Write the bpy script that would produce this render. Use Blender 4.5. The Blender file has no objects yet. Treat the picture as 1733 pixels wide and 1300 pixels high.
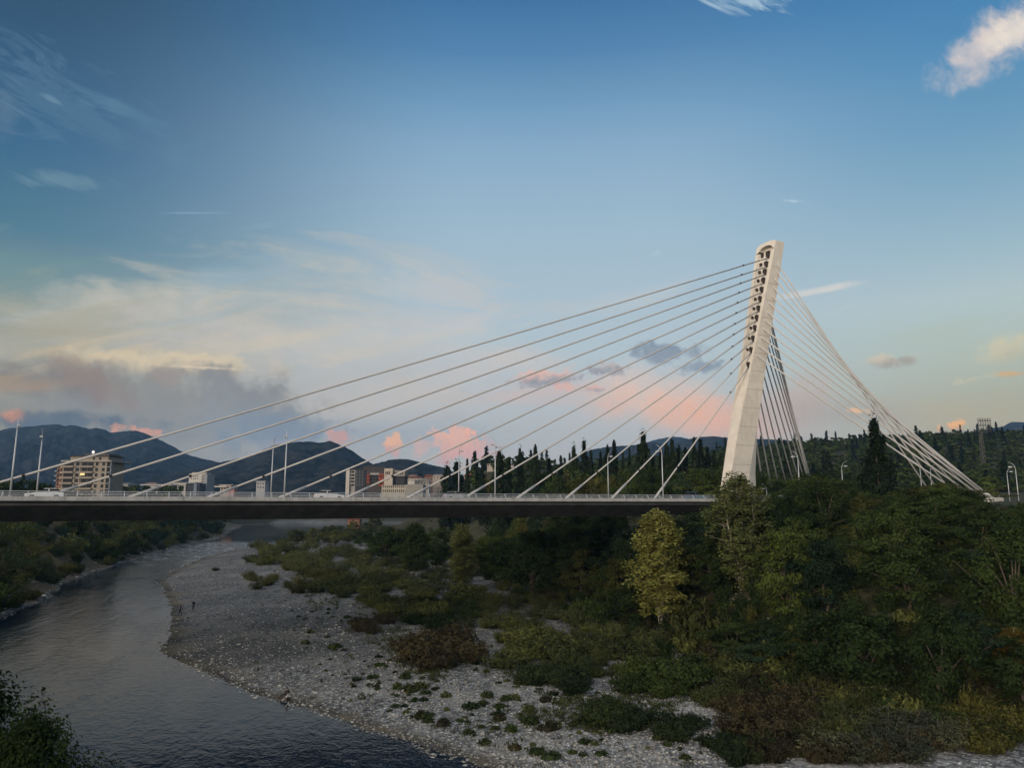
import bpy, bmesh, math, random
import numpy as np
from mathutils import Vector, Matrix

S = bpy.context.scene
COL = S.collection
R = math.radians

# ------------------------------------------------------------------ camera
FOC, CZ, PITCH = 1250.0, 20.0, math.atan(202 / 1250.0)
cam_d = bpy.data.cameras.new("camera")
cam = bpy.data.objects.new("camera", cam_d)
COL.objects.link(cam)
cam_d.sensor_fit = 'HORIZONTAL'
cam_d.sensor_width = 36.0
cam_d.lens = 36.0 * FOC / 1733.0
cam_d.clip_start = 0.5
cam_d.clip_end = 60000
cam.location = (0, 0, CZ)
cam.rotation_euler = (R(90) + PITCH, 0, 0)
S.camera = cam
S.render.resolution_x, S.render.resolution_y = 1024, 769

S.view_settings.view_transform = 'Standard'
S.view_settings.look = 'None'
S.view_settings.exposure = 0.0
S.view_settings.gamma = 1.0
S.cycles.max_bounces = 5
S.cycles.diffuse_bounces = 2
S.cycles.glossy_bounces = 2
S.cycles.transmission_bounces = 3
S.cycles.volume_bounces = 0
S.cycles.transparent_max_bounces = 6


def lin(c):
    return tuple(((v / 255) / 12.92 if v / 255 <= 0.04045 else ((v / 255 + 0.055) / 1.055) ** 2.4) for v in c) + (1.0,)


def ray(px, py):
    a = (px - 866.5) / FOC
    b = (650 - py) / FOC
    c, s = math.cos(PITCH), math.sin(PITCH)
    return (a, c - b * s, b * c + s)


def at(px, py, Y):
    """world point on the sight line of a photo point, Y metres ahead"""
    r = ray(px, py)
    k = Y / r[1]
    return Vector((r[0] * k, Y, CZ + r[2] * k))


def onz(px, py, z):
    r = ray(px, py)
    k = (z - CZ) / r[2]
    return Vector((r[0] * k, r[1] * k, z))


def uv_of(px, py):
    r = ray(px, py)
    return r[0] / r[1], r[2] / r[1]


# ------------------------------------------------------------------ node helper
class NT:
    def __init__(s, tree):
        s.t, s.l = tree, tree.links

    def new(s, typ, **kw):
        n = s.t.nodes.new(typ)
        for k, v in kw.items():
            setattr(n, k, v)
        return n

    def put(s, sock, v):
        if isinstance(v, bpy.types.NodeSocket):
            s.l.new(v, sock)
        elif v is not None:
            sock.default_value = v

    def m(s, op, a, b=None, c=None, clamp=False):
        n = s.new('ShaderNodeMath', operation=op, use_clamp=clamp)
        for i, v in enumerate((a, b, c)):
            if v is not None:
                s.put(n.inputs[i], v)
        return n.outputs[0]

    def vm(s, op, a, b=None):
        n = s.new('ShaderNodeVectorMath', operation=op)
        s.put(n.inputs[0], a)
        if b is not None:
            s.put(n.inputs[1], b)
        return n.outputs[0]

    def noise(s, vec, scale, detail=4, rough=0.55, dist=0.0, out=0):
        n = s.new('ShaderNodeTexNoise')
        s.put(n.inputs['Vector'], vec)
        n.inputs['Scale'].default_value = scale
        n.inputs['Detail'].default_value = detail
        n.inputs['Roughness'].default_value = rough
        n.inputs['Distortion'].default_value = dist
        return n.outputs[out]

    def mix(s, f, a, b, blend='MIX'):
        n = s.new('ShaderNodeMix', data_type='RGBA', blend_type=blend)
        s.put(n.inputs[0], f)
        s.put(n.inputs[6], a)
        s.put(n.inputs[7], b)
        return n.outputs[2]

    def ss(s, x, lo, hi, a=0.0, b=1.0):
        n = s.new('ShaderNodeMapRange', interpolation_type='SMOOTHSTEP')
        s.put(n.inputs[0], x)
        for i, v in enumerate((lo, hi, a, b)):
            n.inputs[i + 1].default_value = v
        return n.outputs[0]

    def comb(s, x, y, z):
        n = s.new('ShaderNodeCombineXYZ')
        for i, v in enumerate((x, y, z)):
            s.put(n.inputs[i], v)
        return n.outputs[0]

    def sep(s, v):
        n = s.new('ShaderNodeSeparateXYZ')
        s.put(n.inputs[0], v)
        return n.outputs

    def ramp(s, x, stops):
        n = s.new('ShaderNodeValToRGB')
        e = n.color_ramp.elements
        e[0].position, e[0].color = stops[0]
        e[1].position, e[1].color = stops[-1]
        for p, c in stops[1:-1]:
            k = e.new(p)
            k.color = c
        s.put(n.inputs[0], x)
        return n.outputs[0]

    def bump(s, h, strength, dist):
        n = s.new('ShaderNodeBump')
        n.inputs['Strength'].default_value = strength
        n.inputs['Distance'].default_value = dist
        s.put(n.inputs['Height'], h)
        return n.outputs[0]


# ------------------------------------------------------------------ sky
SUN_AZ, SUN_EL = R(-148), R(8.0)          # low sun behind the camera, to the left
W = bpy.data.worlds.new("World")
S.world = W
W.use_nodes = True
W.node_tree.nodes.clear()
w = NT(W.node_tree)
D = w.new('ShaderNodeTexCoord').outputs['Generated']
dx, dy, dz = w.sep(D)[:3]
hl = w.m('SQRT', w.m('ADD', w.m('MULTIPLY', dx, dx), w.m('MULTIPLY', dy, dy)))
hl = w.m('MAXIMUM', hl, 0.02)
el = w.m('DIVIDE', dz, hl)                 # tangent of elevation
az = w.m('DIVIDE', dx, hl)                 # sine of azimuth
nish = w.new('ShaderNodeTexSky', sky_type='NISHITA', sun_disc=False, sun_elevation=SUN_EL, sun_rotation=SUN_AZ)


def sky_ramp(stops):
    return w.ramp(w.m('MULTIPLY', el, 1.0, clamp=True), [(p, lin(c)) for p, c in stops])


mid_r = sky_ramp([(0.0, (180, 172, 164)), (0.10, (186, 188, 188)), (0.20, (182, 197, 204)), (0.30, (172, 193, 206)), (0.374, (162, 189, 206)), (0.44, (151, 182, 204)),
                  (0.51, (136, 172, 201)), (0.58, (112, 155, 190)), (0.66, (82, 132, 176)), (0.74, (64, 115, 162)), (1.0, (46, 88, 132))])
left_r = sky_ramp([(0.0, (112, 113, 118)), (0.08, (142, 134, 120)), (0.18, (162, 160, 146)), (0.24, (128, 149, 148)), (0.32, (78, 122, 143)),
                   (0.425, (56, 101, 136)), (0.52, (50, 89, 122)), (0.64, (44, 77, 105)), (1.0, (40, 68, 94))])
right_r = sky_ramp([(0.0, (178, 160, 128)), (0.08, (178, 168, 138)), (0.12, (175, 175, 152)), (0.18, (180, 191, 176)), (0.24, (181, 199, 200)), (0.30, (158, 187, 200)),
                    (0.38, (130, 170, 194)), (0.46, (104, 154, 188)), (0.56, (78, 138, 182)), (0.66, (62, 124, 174)), (1.0, (46, 92, 138))])
base = w.mix(w.ss(az, -0.05, -0.62), mid_r, left_r)
base = w.mix(w.ss(az, 0.18, 0.62), base, right_r)
# afterglow round the set sun, behind the camera, unseen sky brightened as fill light
sdot = w.m('ADD', w.m('ADD', w.m('MULTIPLY', dx, math.sin(SUN_AZ)), w.m('MULTIPLY', dy, math.cos(SUN_AZ))), w.m('MULTIPLY', dz, 0.1))
base = w.mix(w.ss(sdot, -0.05, 0.8, 0.0, 0.95), base, (1.62, 1.52, 1.38, 1))
base = w.mix(0.06, base, w.mix(1.0, nish.outputs[0], (0.12, 0.12, 0.12, 1), 'MULTIPLY'))

front = w.ss(dy, 0.05, 0.25)
yy = w.m('MAXIMUM', dy, 0.05)
U = w.m('DIVIDE', dx, yy)
V = w.m('DIVIDE', dz, yy)
P2 = w.comb(U, V, 0.0)
n_puff = w.noise(P2, 24, 6, 0.62, 0.3)
n_mid = w.noise(P2, 7, 5, 0.6, 0.6)
n_fine = w.noise(P2, 60, 4, 0.6, 0.2)
n_str = w.noise(w.comb(w.m('ADD', U, w.m('MULTIPLY', V, 0.9)), w.m('MULTIPLY', w.m('SUBTRACT', V, w.m('MULTIPLY', U, -0.12)), 4.2), 3.1), 3.2, 6, 0.6, 0.7)
n_str2 = w.noise(w.comb(w.m('ADD', U, w.m('MULTIPLY', V, 0.4)), w.m('MULTIPLY', w.m('SUBTRACT', V, w.m('MULTIPLY', U, 0.25)), 6.0), 9.4), 4.0, 6, 0.62, 0.5)
n_wisp = w.noise(w.comb(w.m('ADD', U, w.m('MULTIPLY', V, 0.2)), w.m('MULTIPLY', w.m('ADD', V, w.m('MULTIPLY', U, 0.45)), 3.0), 5.5), 9.0, 6, 0.68, 1.2)
sky_c = base
var_a = w.ss(w.noise(P2, 34, 5, 0.65, 0.4), 0.3, 0.62, 0.72, 1.0)


def layer(mask, col):
    global sky_c
    sky_c = w.mix(w.m('MULTIPLY', mask, front, clamp=True), sky_c, col)


def cloud(px, py, rx, ry, ang, top, bot=None, alpha=1.0, nz=None, amp=1.0, soft=0.6, split=0.0):
    """one cloud as a patch of sky directions with a ragged noise edge"""
    cu, cv = uv_of(px, py)
    nz = nz or n_puff
    ca, sa = math.cos(R(ang)), math.sin(R(ang))
    du = w.m('SUBTRACT', U, cu)
    dv = w.m('SUBTRACT', V, cv)
    p = w.m('ADD', w.m('MULTIPLY', du, ca * FOC / rx), w.m('MULTIPLY', dv, sa * FOC / rx))
    q = w.m('ADD', w.m('MULTIPLY', du, -sa * FOC / ry), w.m('MULTIPLY', dv, ca * FOC / ry))
    d = w.m('SQRT', w.m('ADD', w.m('MULTIPLY', p, p), w.m('MULTIPLY', q, q)))
    d = w.m('ADD', d, w.m('MULTIPLY', w.m('SUBTRACT', nz, 0.5), 3.6 * amp))
    mask = w.m('MULTIPLY', w.ss(d, 1.0 - soft, 1.05, alpha, 0.0), var_a)
    if bot is None:
        col = lin(top)
    else:
        col = w.mix(w.ss(w.m('ADD', q, w.m('MULTIPLY', w.m('SUBTRACT', nz, 0.5), 2.2)), split - 0.6, split + 0.6), lin(bot), lin(top))
    layer(mask, col)


# broad veil of cream cirrus, left and centre
cloud(300, 560, 620, 125, 6, (196, 192, 178), (178, 174, 164), 0.92, n_str, 1.1, 1.1)
cloud(120, 545, 330, 70, 4, (172, 167, 146), None, 0.7, n_str2, 1.2, 1.0)
cloud(640, 580, 420, 120, 4, (206, 202, 196), (196, 196, 194), 0.75, n_str, 1.0, 1.1)
cloud(720, 500, 130, 50, -10, (188, 196, 202), None, 0.6, n_str, 1.2, 1.0)
cloud(440, 470, 240, 60, 14, (152, 178, 190), None, 0.55, n_str2, 1.3, 1.0)
cloud(800, 545, 120, 24, 8, (204, 200, 196), None, 0.6, n_str2, 1.3, 1.0)
cloud(1050, 510, 190, 26, 12, (196, 200, 200), None, 0.45, n_str2, 1.4, 1.0)
cloud(20, 560, 220, 14, 0, (168, 160, 134), None, 0.5, n_str2, 1.0, 1.0)
cloud(430, 590, 420, 44, 3, (212, 199, 176), None, 0.6, n_str2, 1.0, 1.1)
cloud(150, 600, 260, 26, -2, (206, 184, 146), None, 0.6, n_str2, 1.0, 1.0)
cloud(600, 690, 260, 60, 0, (206, 190, 178), None, 0.6, n_mid, 0.6, 1.1)
cloud(880, 610, 200, 46, 4, (206, 196, 188), None, 0.55, n_str, 1.0, 1.1)
cloud(1620, 700, 260, 60, 0, (190, 174, 136), None, 0.55, n_mid, 0.5, 1.1)
cloud(760, 640, 300, 70, 4, (208, 196, 188), None, 0.5, n_str2, 1.0, 1.1)
# salmon band left and right of the pylon
cloud(1120, 690, 190, 66, -8, (238, 200, 178), (232, 186, 162), 0.95, n_mid, 0.7, 1.1)
cloud(1215, 705, 110, 46, -12, (238, 180, 150), None, 0.75, n_mid, 0.6, 1.0)
cloud(930, 665, 200, 30, 2, (216, 184, 172), None, 0.6, n_str, 0.9, 1.0)
cloud(1330, 690, 120, 80, 0, (200, 172, 158), None, 0.7, n_mid, 0.6, 1.0)
cloud(1430, 700, 170, 40, 0, (170, 160, 150), None, 0.6, n_mid, 0.6, 1.0)
cloud(560, 650, 360, 80, 0, (190, 182, 174), None, 0.55, n_mid, 0.6, 1.1)
cloud(620, 735, 330, 50, 0, (150, 160, 172), None, 0.6, n_mid, 0.5, 1.0)
# big mauve-grey cumulus mass on the left with a cream rim
cloud(270, 618, 240, 30, -3, (222, 203, 168), (170, 160, 146), 0.85, n_puff, 0.5, 0.5)
cloud(270, 690, 300, 80, -4, (142, 138, 131), (140, 140, 138), 0.84, n_puff, 0.45, 0.5)
cloud(405, 690, 130, 70, -22, (134, 136, 137), (146, 150, 152), 0.84, n_puff, 0.4, 0.6)
cloud(470, 728, 120, 40, 0, (128, 140, 154), None, 0.8, n_puff, 0.6, 0.6)
cloud(80, 640, 190, 50, -6, (136, 126, 114), (122, 118, 116), 0.85, n_mid, 0.8, 0.8)
cloud(170, 655, 110, 34, -28, (158, 132, 118), None, 0.5, n_mid, 0.9, 1.0)
cloud(290, 640, 50, 24, -30, (168, 150, 138), None, 0.45, n_puff, 0.8, 1.0)
cloud(40, 655, 130, 20, 0, (176, 146, 110), None, 0.6, n_str2, 0.9, 1.0)
cloud(90, 712, 190, 20, -2, (84, 98, 112), None, 0.85, n_puff, 0.5, 0.6)
cloud(12, 700, 34, 16, 0, (226, 150, 106), None, 0.8, n_puff, 0.9, 0.8)
cloud(205, 722, 34, 9, -8, (206, 150, 124), None, 0.9, n_fine, 1.1, 0.7)
cloud(240, 730, 40, 9, -4, (216, 156, 128), None, 0.9, n_fine, 1.1, 0.7)
cloud(345, 622, 100, 4, -3, (226, 204, 172), None, 0.8, n_fine, 0.6, 1.0)
# pink cumulus near the horizon
cloud(573, 744, 24, 18, 0, (214, 158, 140), (170, 150, 150), 0.85, n_fine, 1.0, 0.6, -0.5)
cloud(667, 752, 19, 20, 0, (248, 184, 138), (214, 158, 146), 1.0, n_fine, 0.9, 0.5, -0.4)
cloud(772, 752, 46, 38, 0, (246, 182, 152), (214, 156, 148), 0.95, n_fine, 0.85, 0.5, -0.4)
cloud(725, 755, 50, 16, 10, (222, 176, 160), None, 0.7, n_fine, 1.0, 0.8)
cloud(800, 768, 70, 12, -4, (226, 170, 160), None, 0.8, n_fine, 0.8, 0.8)
cloud(806, 751, 34, 11, -6, (226, 172, 156), None, 0.7, n_fine, 1.1, 0.8)
cloud(480, 752, 60, 10, 0, (168, 160, 164), None, 0.6, n_puff, 0.9, 1.0)
# small clouds left of the pylon
cloud(925, 640, 72, 17, 6, (236, 186, 164), (150, 150, 156), 0.95, n_fine, 0.8, 0.6, 0.1)
cloud(1030, 624, 44, 13, 0, (198, 172, 160), (146, 146, 152), 0.85, n_fine, 0.8, 0.7, 0.3)
cloud(1007, 657, 23, 9, 0, (226, 178, 160), (156, 154, 160), 0.9, n_fine, 0.7, 0.6, 0.0)
cloud(955, 654, 26, 10, 0, (228, 178, 162), None, 0.8, n_fine, 0.8, 0.7)
cloud(1135, 594, 74, 22, 0, (124, 138, 154), (142, 152, 164), 0.95, n_puff, 0.9, 0.6)
cloud(1190, 620, 50, 14, 4, (126, 138, 154), None, 0.9, n_puff, 0.9, 0.6)
cloud(1095, 602, 34, 8, 0, (138, 150, 164), None, 0.7, n_puff, 0.9, 0.9)
# right of the pylon
cloud(1390, 492, 120, 9, 10, (220, 214, 206), None, 0.85, n_str2, 0.8, 1.0)
cloud(1425, 522, 60, 8, 22, (196, 206, 206), None, 0.6, n_str2, 0.7, 1.0)
cloud(1500, 611, 62, 15, 2, (212, 196, 174), (166, 158, 146), 0.85, n_puff, 0.9, 0.8, -0.2)
cloud(1528, 609, 30, 10, 0, (150, 146, 136), None, 0.7, n_puff, 0.7, 0.8)
cloud(1700, 598, 92, 30, 18, (218, 204, 166), (190, 184, 158), 0.85, n_puff, 0.8, 0.9)
cloud(1660, 638, 60, 10, 14, (208, 198, 164), None, 0.7, n_puff, 0.9, 0.9)
cloud(1712, 632, 44, 8, 0, (214, 176, 122), None, 0.9, n_puff, 0.7, 0.7)
cloud(1614, 719, 26, 10, 8, (246, 184, 116), (226, 158, 108), 1.0, n_fine, 0.8, 0.5, -0.5)
cloud(1650, 730, 80, 7, 0, (150, 138, 132), None, 0.6, n_puff, 0.6, 0.9)
cloud(1450, 695, 24, 6, -4, (240, 192, 144), None, 0.95, n_fine, 0.8, 0.7)
cloud(1590, 560, 120, 20, 14, (180, 190, 174), None, 0.4, n_str, 1.0, 1.0)
# high clouds
cloud(1682, 70, 158, 60, 36, (222, 208, 200), (204, 196, 196), 0.95, n_puff, 0.42, 0.75)
cloud(1715, 52, 100, 38, 36, (236, 224, 210), None, 0.85, n_puff, 0.5, 0.8)
cloud(1256, 2, 74, 22, -4, (176, 200, 216), None, 0.8, n_wisp, 1.4, 0.9)
cloud(1345, 340, 30, 4, -4, (186, 208, 220), None, 0.75, n_fine, 0.8, 0.9)
cloud(1112, 427, 14, 5, 25, (182, 206, 218), None, 0.6, n_fine, 0.6, 0.9)
cloud(95, 170, 200, 70, -28, (88, 124, 150), None, 0.5, n_wisp, 1.7, 0.9)
cloud(88, 168, 30, 6, -28, (120, 150, 172), None, 0.55, n_wisp, 0.8, 0.9)
cloud(225, 195, 120, 26, -26, (90, 130, 156), None, 0.5, n_wisp, 1.0, 0.9)
cloud(300, 262, 60, 36, 10, (96, 134, 158), None, 0.5, n_wisp, 1.0, 0.9)
cloud(100, 305, 120, 18, -4, (114, 146, 162), None, 0.65, n_wisp, 0.8, 0.9)
cloud(6, 190, 46, 70, 10, (96, 124, 148), None, 0.6, n_wisp, 0.8, 0.9)
cloud(335, 360, 76, 1.6, 0, (150, 184, 204), None, 0.75, n_mid, 0.3, 0.9)
cloud(30, 450, 150, 50, -12, (112, 146, 148), None, 0.5, n_str2, 1.5, 0.9)

bg = w.new('ShaderNodeBackground')
w.put(bg.inputs[0], sky_c)
bg.inputs[1].default_value = 1.02
w.l.new(bg.outputs[0], w.new('ShaderNodeOutputWorld').inputs[0])
W.cycles.sampling_method = 'MANUAL'
W.cycles.sample_map_resolution = 512

sun_d = bpy.data.lights.new("sun", 'SUN')
sun_d.energy = 2.3
sun_d.angle = R(14)
sun_d.color = (1.0, 0.84, 0.68)
sun = bpy.data.objects.new("sun", sun_d)
COL.objects.link(sun)
sv = Vector((math.sin(SUN_AZ) * math.cos(SUN_EL), math.cos(SUN_AZ) * math.cos(SUN_EL), math.sin(SUN_EL)))
sun.rotation_euler = sv.to_track_quat('Z', 'Y').to_euler()
sun.location = sv * 400


# ------------------------------------------------------------------ object helpers
KIDS = {}


def tag(o, label=None, cat=None, group=None, kind=None):
    for k, v in (('label', label), ('category', cat), ('group', group), ('kind', kind)):
        if v:
            o[k] = v
    return o


def empty(name, loc=(0, 0, 0), rz=0.0):
    o = bpy.data.objects.new(name, None)
    o.empty_display_size = 0.3
    o.location = loc
    o.rotation_euler = (0, 0, rz)
    COL.objects.link(o)
    return o


def link_mesh(name, me, parent=None):
    o = bpy.data.objects.new(name, me)
    COL.objects.link(o)
    if parent:
        o.parent = parent
        KIDS.setdefault(parent.name, []).append(o)
    return o


def np_mesh(name, V_, F_, mat=None, smooth=False, attr=None):
    """mesh from arrays; F_ is (n,3) or (n,4), or a list of tuples"""
    me = bpy.data.meshes.new(name)
    if isinstance(F_, np.ndarray):
        V_ = np.asarray(V_, dtype=np.float32)
        k = F_.shape[1]
        me.vertices.add(len(V_))
        me.vertices.foreach_set('co', V_.ravel())
        me.loops.add(F_.size)
        me.loops.foreach_set('vertex_index', F_.astype(np.int32).ravel())
        me.polygons.add(len(F_))
        me.polygons.foreach_set('loop_start', np.arange(0, F_.size, k, dtype=np.int32))
        me.polygons.foreach_set('loop_total', np.full(len(F_), k, dtype=np.int32))
        if smooth:
            me.polygons.foreach_set('use_smooth', np.ones(len(F_), dtype=bool))
        me.update(calc_edges=True)
    else:
        me.from_pydata([tuple(v) for v in V_], [], [tuple(f) for f in F_])
        if smooth:
            for p in me.polygons:
                p.use_smooth = True
    if attr:
        for nm, arr in attr.items():
            a = me.attributes.new(nm, 'FLOAT', 'POINT')
            a.data.foreach_set('value', np.asarray(arr, dtype=np.float32))
    if mat:
        me.materials.append(mat)
    return me


class MB:
    """collects boxes, tubes and prisms into one mesh"""
    def __init__(s):
        s.v, s.f = [], []

    def add(s, v, f):
        o = len(s.v)
        s.v += [tuple(p) for p in v]
        s.f += [tuple(i + o for i in q) for q in f]

    def box(s, c, size, M=None):
        x, y, z = size[0] / 2, size[1] / 2, size[2] / 2
        v = [Vector((a * x, b * y, d * z)) for a in (-1, 1) for b in (-1, 1) for d in (-1, 1)]
        if M:
            v = [M @ p for p in v]
        s.add([p + Vector(c) for p in v], [(0, 1, 3, 2), (4, 6, 7, 5), (0, 4, 5, 1), (2, 3, 7, 6), (0, 2, 6, 4), (1, 5, 7, 3)])
        return s

    def tube(s, pts, rad, n=8, cap=True):
        pts = [Vector(p) for p in pts]
        rad = rad if hasattr(rad, '__len__') else [rad] * len(pts)
        v = []
        t0 = (pts[1] - pts[0]).normalized()
        ref = Vector((0, 0, 1)) if abs(t0.z) < 0.9 else Vector((1, 0, 0))
        for i, p in enumerate(pts):
            t = (pts[min(i + 1, len(pts) - 1)] - pts[max(i - 1, 0)]).normalized()
            a = t.cross(ref).normalized()
            b = a.cross(t)
            for k in range(n):
                an = 2 * math.pi * k / n
                v.append(p + (a * math.cos(an) + b * math.sin(an)) * rad[i])
        f = [(i * n + k, i * n + (k + 1) % n, (i + 1) * n + (k + 1) % n, (i + 1) * n + k) for i in range(len(pts) - 1) for k in range(n)]
        if cap:
            f += [tuple(reversed(range(n))), tuple(range((len(pts) - 1) * n, len(pts) * n))]
        s.add(v, f)
        return s

    def prism(s, poly, vec):
        n = len(poly)
        vec = Vector(vec)
        v = [Vector(p) for p in poly] + [Vector(p) + vec for p in poly]
        s.add(v, [tuple(range(n)), tuple(reversed(range(n, 2 * n)))] + [(i, n + i, n + (i + 1) % n, (i + 1) % n) for i in range(n)])
        return s

    def mesh(s, name, mat, smooth=False):
        me = np_mesh(name, s.v, s.f, mat, smooth)
        bm = bmesh.new()
        bm.from_mesh(me)
        bmesh.ops.recalc_face_normals(bm, faces=bm.faces)
        bm.to_mesh(me)
        bm.free()
        return me

    def build(s, name, mat, parent=None, smooth=False):
        return link_mesh(name, s.mesh(name, mat, smooth), parent)


def copy_tree(o, parent=None):
    c = o.copy()
    COL.objects.link(c)
    if parent:
        c.parent = parent
        KIDS.setdefault(parent.name, []).append(c)
    for ch in KIDS.get(o.name, []):
        copy_tree(ch, c)
    return c


# ------------------------------------------------------------------ materials
def mat(name, col, rough=0.8, var=0.0, scale=3.0, bump=0.0, metal=0.0, spec=0.3, emit=None, obj=True, stain=None):
    m_ = bpy.data.materials.new(name)
    m_.use_nodes = True
    t = NT(m_.node_tree)
    b = m_.node_tree.nodes['Principled BSDF']
    b.inputs['Roughness'].default_value = rough
    b.inputs['Metallic'].default_value = metal
    b.inputs['Specular IOR Level'].default_value = spec
    c = tuple(col) + (1.0,)
    tc = t.new('ShaderNodeTexCoord').outputs['Object']
    if var > 0:
        nz = t.noise(tc, scale, 5, 0.6)
        c2 = t.mix(t.ss(nz, 0.3, 0.7), tuple(v * (1 - var) for v in col) + (1,), tuple(min(1, v * (1 + var)) for v in col) + (1,))
        if stain:
            st = t.noise(t.vm('MULTIPLY', tc, (1.3, 1.3, 0.12)), stain[0], 5, 0.65)
            c2 = t.mix(t.m('MULTIPLY', t.ss(st, 0.5, 0.72), stain[1]), c2, tuple(stain[2]) + (1,))
        t.put(b.inputs['Base Color'], c2)
        if bump:
            t.put(b.inputs['Normal'], t.bump(t.noise(tc, scale * 6, 4), bump, 0.05))
    else:
        b.inputs['Base Color'].default_value = c
    if emit:
        b.inputs['Emission Color'].default_value = tuple(emit[0]) + (1,)
        b.inputs['Emission Strength'].default_value = emit[1]
    return m_


def leaf_mat(name, a, b, trans=0.25):
    m_ = bpy.data.materials.new(name)
    m_.use_nodes = True
    m_.node_tree.nodes.clear()
    t = NT(m_.node_tree)
    at_ = t.new('ShaderNodeAttribute', attribute_name='tint').outputs['Fac']
    oi = t.new('ShaderNodeObjectInfo').outputs['Random']
    c = t.mix(at_, tuple(a) + (1,), tuple(b) + (1,))
    c = t.mix(1.0, c, t.ramp(oi, [(0, (0.58, 0.62, 0.64, 1)), (0.5, (1, 1, 1, 1)), (1, (1.6, 1.48, 1.2, 1))]), 'MULTIPLY')
    d = t.new('ShaderNodeBsdfDiffuse')
    tr = t.new('ShaderNodeBsdfTranslucent')
    t.put(d.inputs[0], c)
    t.put(tr.inputs[0], c)
    mx = t.new('ShaderNodeMixShader')
    mx.inputs[0].default_value = trans
    t.l.new(d.outputs[0], mx.inputs[1])
    t.l.new(tr.outputs[0], mx.inputs[2])
    t.l.new(mx.outputs[0], t.new('ShaderNodeOutputMaterial').inputs[0])
    return m_


M = {}
M['dark'] = leaf_mat('leaf_dark', (0.02, 0.034, 0.013), (0.045, 0.064, 0.022))
M['mid'] = leaf_mat('leaf_mid', (0.03, 0.048, 0.015), (0.07, 0.092, 0.028))
M['blue'] = leaf_mat('leaf_bluegreen', (0.018, 0.036, 0.021), (0.042, 0.062, 0.035))
M['olive'] = leaf_mat('leaf_olive', (0.048, 0.052, 0.016), (0.1, 0.1, 0.032))
M['yellow'] = leaf_mat('leaf_yellow', (0.12, 0.135, 0.036), (0.26, 0.255, 0.08), 0.35)
M['poplar'] = leaf_mat('leaf_poplar', (0.125, 0.145, 0.048), (0.29, 0.29, 0.10), 0.3)
M['autumn'] = leaf_mat('leaf_autumn', (0.1, 0.075, 0.018), (0.2, 0.145, 0.035), 0.3)
M['willow'] = leaf_mat('leaf_willow', (0.045, 0.054, 0.02), (0.11, 0.122, 0.044))
M['willowg'] = leaf_mat('leaf_willow_grey', (0.055, 0.062, 0.038), (0.115, 0.122, 0.075))
M['dry'] = leaf_mat('leaf_dry', (0.04, 0.034, 0.02), (0.075, 0.064, 0.036))
M['conifer'] = leaf_mat('leaf_conifer', (0.01, 0.018, 0.01), (0.024, 0.036, 0.018), 0.1)
M['tuft'] = leaf_mat('leaf_tuft', (0.02, 0.032, 0.015), (0.05, 0.066, 0.028))
M['near'] = leaf_mat('leaf_near', (0.014, 0.024, 0.01), (0.034, 0.048, 0.018))
M['bark'] = mat('bark', (0.11, 0.085, 0.062), 0.9, 0.35, 6)
M['bark_pale'] = mat('bark_pale', (0.34, 0.3, 0.23), 0.9, 0.3, 6)
M['conc'] = mat('pale_concrete', (0.56, 0.515, 0.45), 0.85, 0.07, 0.5, 0.15, stain=(1.6, 0.36, (0.34, 0.305, 0.26)))
M['strip'] = mat('edge_concrete', (0.36, 0.35, 0.335), 0.85, 0.16, 0.8, stain=(1.4, 0.65, (0.15, 0.145, 0.14)))
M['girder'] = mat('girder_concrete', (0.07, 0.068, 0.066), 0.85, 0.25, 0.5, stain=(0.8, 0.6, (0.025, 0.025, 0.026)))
M['joint'] = mat('joint_dark', (0.008, 0.008, 0.008), 0.9)
M['anchor'] = mat('anchor_steel', (0.035, 0.028, 0.024), 0.7)
M['steel'] = mat('galvanised_steel', (0.45, 0.46, 0.47), 0.45, 0.08, 4, metal=0.3)
M['cable'] = mat('cable_sheath', (0.43, 0.42, 0.41), 0.45, 0.05, 0.4)
M['asphalt'] = mat('asphalt', (0.05, 0.05, 0.05), 0.9, 0.2, 2)
M['black'] = mat('black_rubber', (0.015, 0.015, 0.016), 0.7)
M['glass'] = mat('window_glass', (0.014, 0.015, 0.017), 0.5, spec=0.06)
M['carw'] = mat('car_white', (0.72, 0.72, 0.72), 0.25, spec=0.5)
M['carb'] = mat('car_blue', (0.06, 0.12, 0.17), 0.25, spec=0.5)
M['cars'] = mat('car_silver', (0.42, 0.43, 0.44), 0.3, metal=0.4)
M['lens'] = mat('lamp_lens', (0.8, 0.8, 0.78), 0.2)
M['red'] = mat('tail_red', (0.35, 0.02, 0.02), 0.3)


# ------------------------------------------------------------------ value noise
def vnoise(x, y, seed=0):
    xi, yi = np.floor(x).astype(np.int64), np.floor(y).astype(np.int64)
    fx, fy = x - xi, y - yi
    fx, fy = fx * fx * (3 - 2 * fx), fy * fy * (3 - 2 * fy)

    def h(a, b):
        n = (a * 374761393 + b * 668265263 + seed * 974711) & 0x7fffffff
        n = ((n ^ (n >> 13)) * 1274126177) & 0x7fffffff
        return ((n ^ (n >> 16)) & 0xffff) / 65535.0
    return (h(xi, yi) * (1 - fx) + h(xi + 1, yi) * fx) * (1 - fy) + (h(xi, yi + 1) * (1 - fx) + h(xi + 1, yi + 1) * fx) * fy


def fbm(x, y, o=4, seed=0):
    v, a, s_ = 0, 0.5, 0
    for i in range(o):
        v = v + a * vnoise(x * 2 ** i, y * 2 ** i, seed + i * 7)
        s_ += a
        a *= 0.5
    return v / s_


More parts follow.
